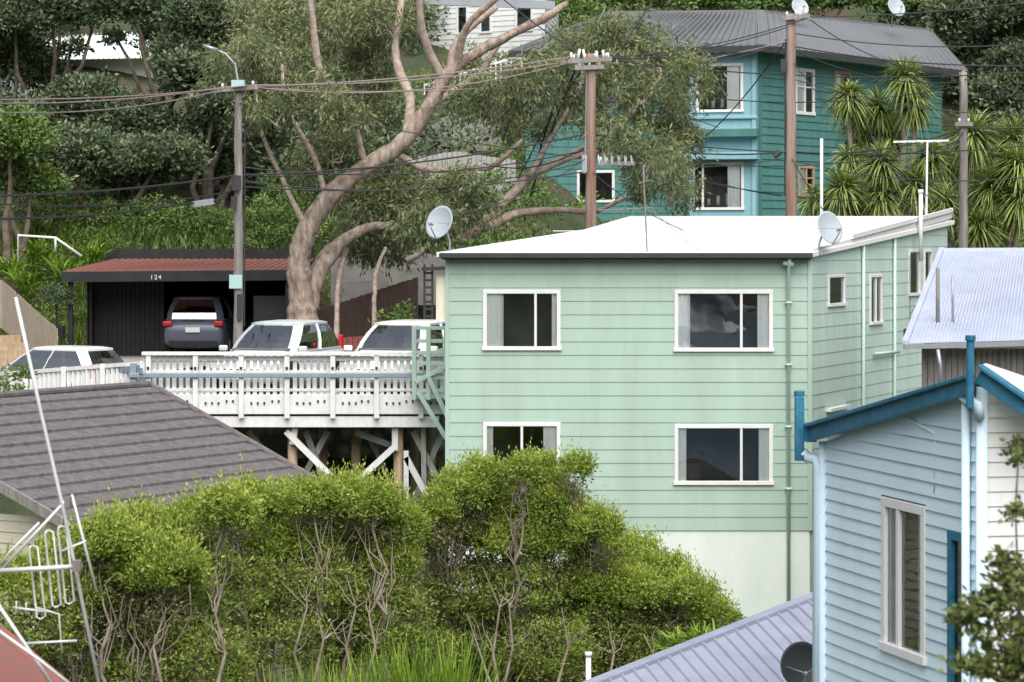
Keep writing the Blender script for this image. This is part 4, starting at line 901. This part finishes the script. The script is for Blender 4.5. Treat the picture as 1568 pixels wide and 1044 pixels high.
shrub('shrub',[(40,900,50,42),(100,868,48,44),(160,832,50,40),(215,815,48,38),(262,828,40,40),(305,808,38,40),(345,782,36,32),(120,915,60,45),(250,880,60,50),(200,870,50,40)],[(60,960,70,60),(160,930,70,60),(260,940,80,60),(330,900,50,60),(120,1020,80,50),(220,1030,80,50),(310,1020,70,60)],35.5,37.2,1050,66,71,[(120,1100),(230,1120),(330,1110),(40,1100)],[[(330,1060),(345,1000),(330,940),(345,880)],[(250,1060),(235,990),(255,930)]])
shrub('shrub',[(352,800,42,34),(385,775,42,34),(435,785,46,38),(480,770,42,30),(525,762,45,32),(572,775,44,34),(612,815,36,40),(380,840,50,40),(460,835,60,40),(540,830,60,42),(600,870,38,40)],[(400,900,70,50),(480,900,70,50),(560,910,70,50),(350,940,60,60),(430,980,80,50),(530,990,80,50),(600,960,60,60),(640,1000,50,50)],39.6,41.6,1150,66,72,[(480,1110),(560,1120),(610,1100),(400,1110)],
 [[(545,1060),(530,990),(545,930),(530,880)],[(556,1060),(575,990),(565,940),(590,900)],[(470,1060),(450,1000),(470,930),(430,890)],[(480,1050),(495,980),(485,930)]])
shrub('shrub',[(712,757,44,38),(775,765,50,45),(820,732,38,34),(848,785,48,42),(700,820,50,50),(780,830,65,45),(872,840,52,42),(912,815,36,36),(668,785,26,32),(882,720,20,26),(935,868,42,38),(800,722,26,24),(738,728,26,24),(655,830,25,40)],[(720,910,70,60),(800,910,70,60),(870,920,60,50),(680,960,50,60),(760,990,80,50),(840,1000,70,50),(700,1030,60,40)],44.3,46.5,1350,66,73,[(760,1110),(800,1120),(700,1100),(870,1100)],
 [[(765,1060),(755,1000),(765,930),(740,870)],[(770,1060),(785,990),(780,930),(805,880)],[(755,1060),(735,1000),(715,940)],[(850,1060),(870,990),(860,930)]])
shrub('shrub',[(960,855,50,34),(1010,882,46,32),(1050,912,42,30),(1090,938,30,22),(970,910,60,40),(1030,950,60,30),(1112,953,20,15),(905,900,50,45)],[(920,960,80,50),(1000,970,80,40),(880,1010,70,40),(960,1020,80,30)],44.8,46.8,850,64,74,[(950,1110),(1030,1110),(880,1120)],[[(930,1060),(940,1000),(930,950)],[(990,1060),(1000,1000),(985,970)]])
for i,(a,b,Y,L_) in enumerate(((440,1085,37.5,2.25),(490,1080,37.5,2.2),(400,1085,37.6,2.1),(600,1085,38,2.25),(650,1080,38,2.2),(560,1080,38,2.1),(700,1080,38.3,2.15),(520,1080,37.5,2.1))): flax('flax_plant',a,b,Y,230,L_,.05,L_grass,80+i,True,.22,.12)
for i,(a,b,Y) in enumerate(((1065,1000,43.8),(1085,995,43.8),(1040,1010,43.8))): flax('flax_plant',a,b,Y,130,.85,.05,L_grass,95+i)
mb=MB(); mb.tube([W(901,1180,38),W(901,1000,38)],.04,10); mb.tube([W(901,1005,38),W(901,998,38)],.055,10); mb.obj('white_vent_pipe',M['white'],None,True)
# =========================================================================== CABBAGE TREES
def cabbage(name,heads,Y,seed):
    g=grp(name); r=np.random.default_rng(seed); rr=random.Random(seed); B=[];D=[]; mb=MB(); deadB=[];deadD=[]
    P=[W(a,b,Y+rr.uniform(-1,1)) for a,b,s in heads]; bx=sum(p.x for p in P)/len(P); base=Vector((bx,Y,float(ground(bx,Y))))
    for p,(a,b,s) in zip(P,heads):
        n=int(520*s); d=unit(r.normal(size=(n,3))+np.array([0,0,.3])); B.append(np.tile(np.array(p),(n,1))+d*.1+r.normal(size=(n,3))*.05); D.append(d*s)
        mid=base.lerp(p,.55); mid.x+= (p.x-base.x)*.25; limb(mb,base,mid,.13,.1,.03,4,7,rr); limb(mb,mid,p,.09,.06,.04,4,7,rr)
        n=int(90*s); d=unit(r.normal(size=(n,3))*np.array([.5,.5,.3])+np.array([0,0,-.9])); deadB.append(np.tile(np.array(p)-[0,0,.05],(n,1))); deadD.append(d*s)
    blades('leaf_heads',L_cab,g,np.concatenate(B),np.concatenate(D),.85,.06,seed,.35,3); blades('dead_skirts',L_brown,g,np.concatenate(deadB),np.concatenate(deadD),.8,.055,seed+1,.1,2)
    mb.obj('trunks',M['twig'],g,True)
cabbage('cabbage_tree',[(1385,118,.85),(1300,148,.8),(1345,165,.9),(1400,155,.8),(1315,195,.85),(1365,205,.85)],69,91)
cabbage('cabbage_tree',[(1290,290,.9),(1350,250,.95),(1350,300,.95),(1400,285,.95),(1320,320,.9),(1250,305,.65),(1425,240,.85),(1300,245,.7)],66,92)
cabbage('cabbage_tree',[(1450,255,.9),(1490,205,1.05),(1550,215,1.05),(1520,285,1.15),(1565,300,1.1),(1445,310,.95),(1500,345,1.05),(1560,250,1.0)],71,93)
# =========================================================================== NEAR FOLIAGE bottom right
g=grp('near_shrub'); B=[(W(a,b,13),(r1*13/F,.12,r2*13/F)) for a,b,r1,r2 in ((1510,930,35,25),(1550,900,35,35),(1480,960,25,18),(1560,980,45,40),(1500,1020,35,25),(1560,690,18,22),(1555,780,16,12),(1540,870,20,20),(1570,1040,50,30))]
L_near=leafmat('near_leaves',(.08,.10,.03),(.15,.20,.06),(.25,.26,.09),.1)
C_=crown('foliage',L_near,g,B,130,26,.045,.55,.075,95,lo=-1); mb=MB(); rr=random.Random(2)
bb=W(1640,1150,13.2)
for c,_ in B: limb(mb,bb,c,.014,.005,.08,6,5,rr)
for i in range(0,len(C_),2):
    c=Vector(C_[i]); bc=min(B,key=lambda q:(q[0]-c).length)[0]; limb(mb,bc,c,.004,.002,.1,3,4,rr)
mb.obj('branches',M['twig'],g)
# =========================================================================== CAMERA, LIGHT
cam=bpy.data.cameras.new('camera'); co=link(bpy.data.objects.new('camera',cam)); co.location=(0,0,0); co.rotation_euler=(math.pi/2,0,0)
cam.sensor_width=36; cam.lens=36*F/1568; cam.shift_y=-(522-HZ)/1568; cam.clip_end=6000; cam.clip_start=.5; sc.camera=co
cam.dof.use_dof=True; cam.dof.focus_distance=51; cam.dof.aperture_fstop=5.0
el=math.radians(54); rot=math.radians(172)
w=bpy.data.worlds.new('World'); sc.world=w; w.use_nodes=True; n=w.node_tree.nodes; l=w.node_tree.links
s=n.new('ShaderNodeTexSky'); s.sky_type='NISHITA'; s.sun_disc=False; s.sun_elevation=el; s.sun_rotation=rot; s.air_density=1.0; s.dust_density=5.0; s.ozone_density=1.0
hs=n.new('ShaderNodeHueSaturation'); hs.inputs['Saturation'].default_value=.6   # hazy overcast sky
l.new(s.outputs[0],hs.inputs['Color']); l.new(hs.outputs[0],n['Background'].inputs[0]); n['Background'].inputs[1].default_value=.15
sl_=bpy.data.lights.new('sun','SUN'); sl_.energy=3.3; sl_.angle=math.radians(80); sl_.color=(1,.975,.93); so_=link(bpy.data.objects.new('sun',sl_))
Ld=Vector((math.sin(rot)*math.cos(el),math.cos(rot)*math.cos(el),math.sin(el))); so_.rotation_euler=Ld.to_track_quat('Z','Y').to_euler()
sc.view_settings.view_transform='Standard'; sc.view_settings.look='None'; sc.view_settings.exposure=0
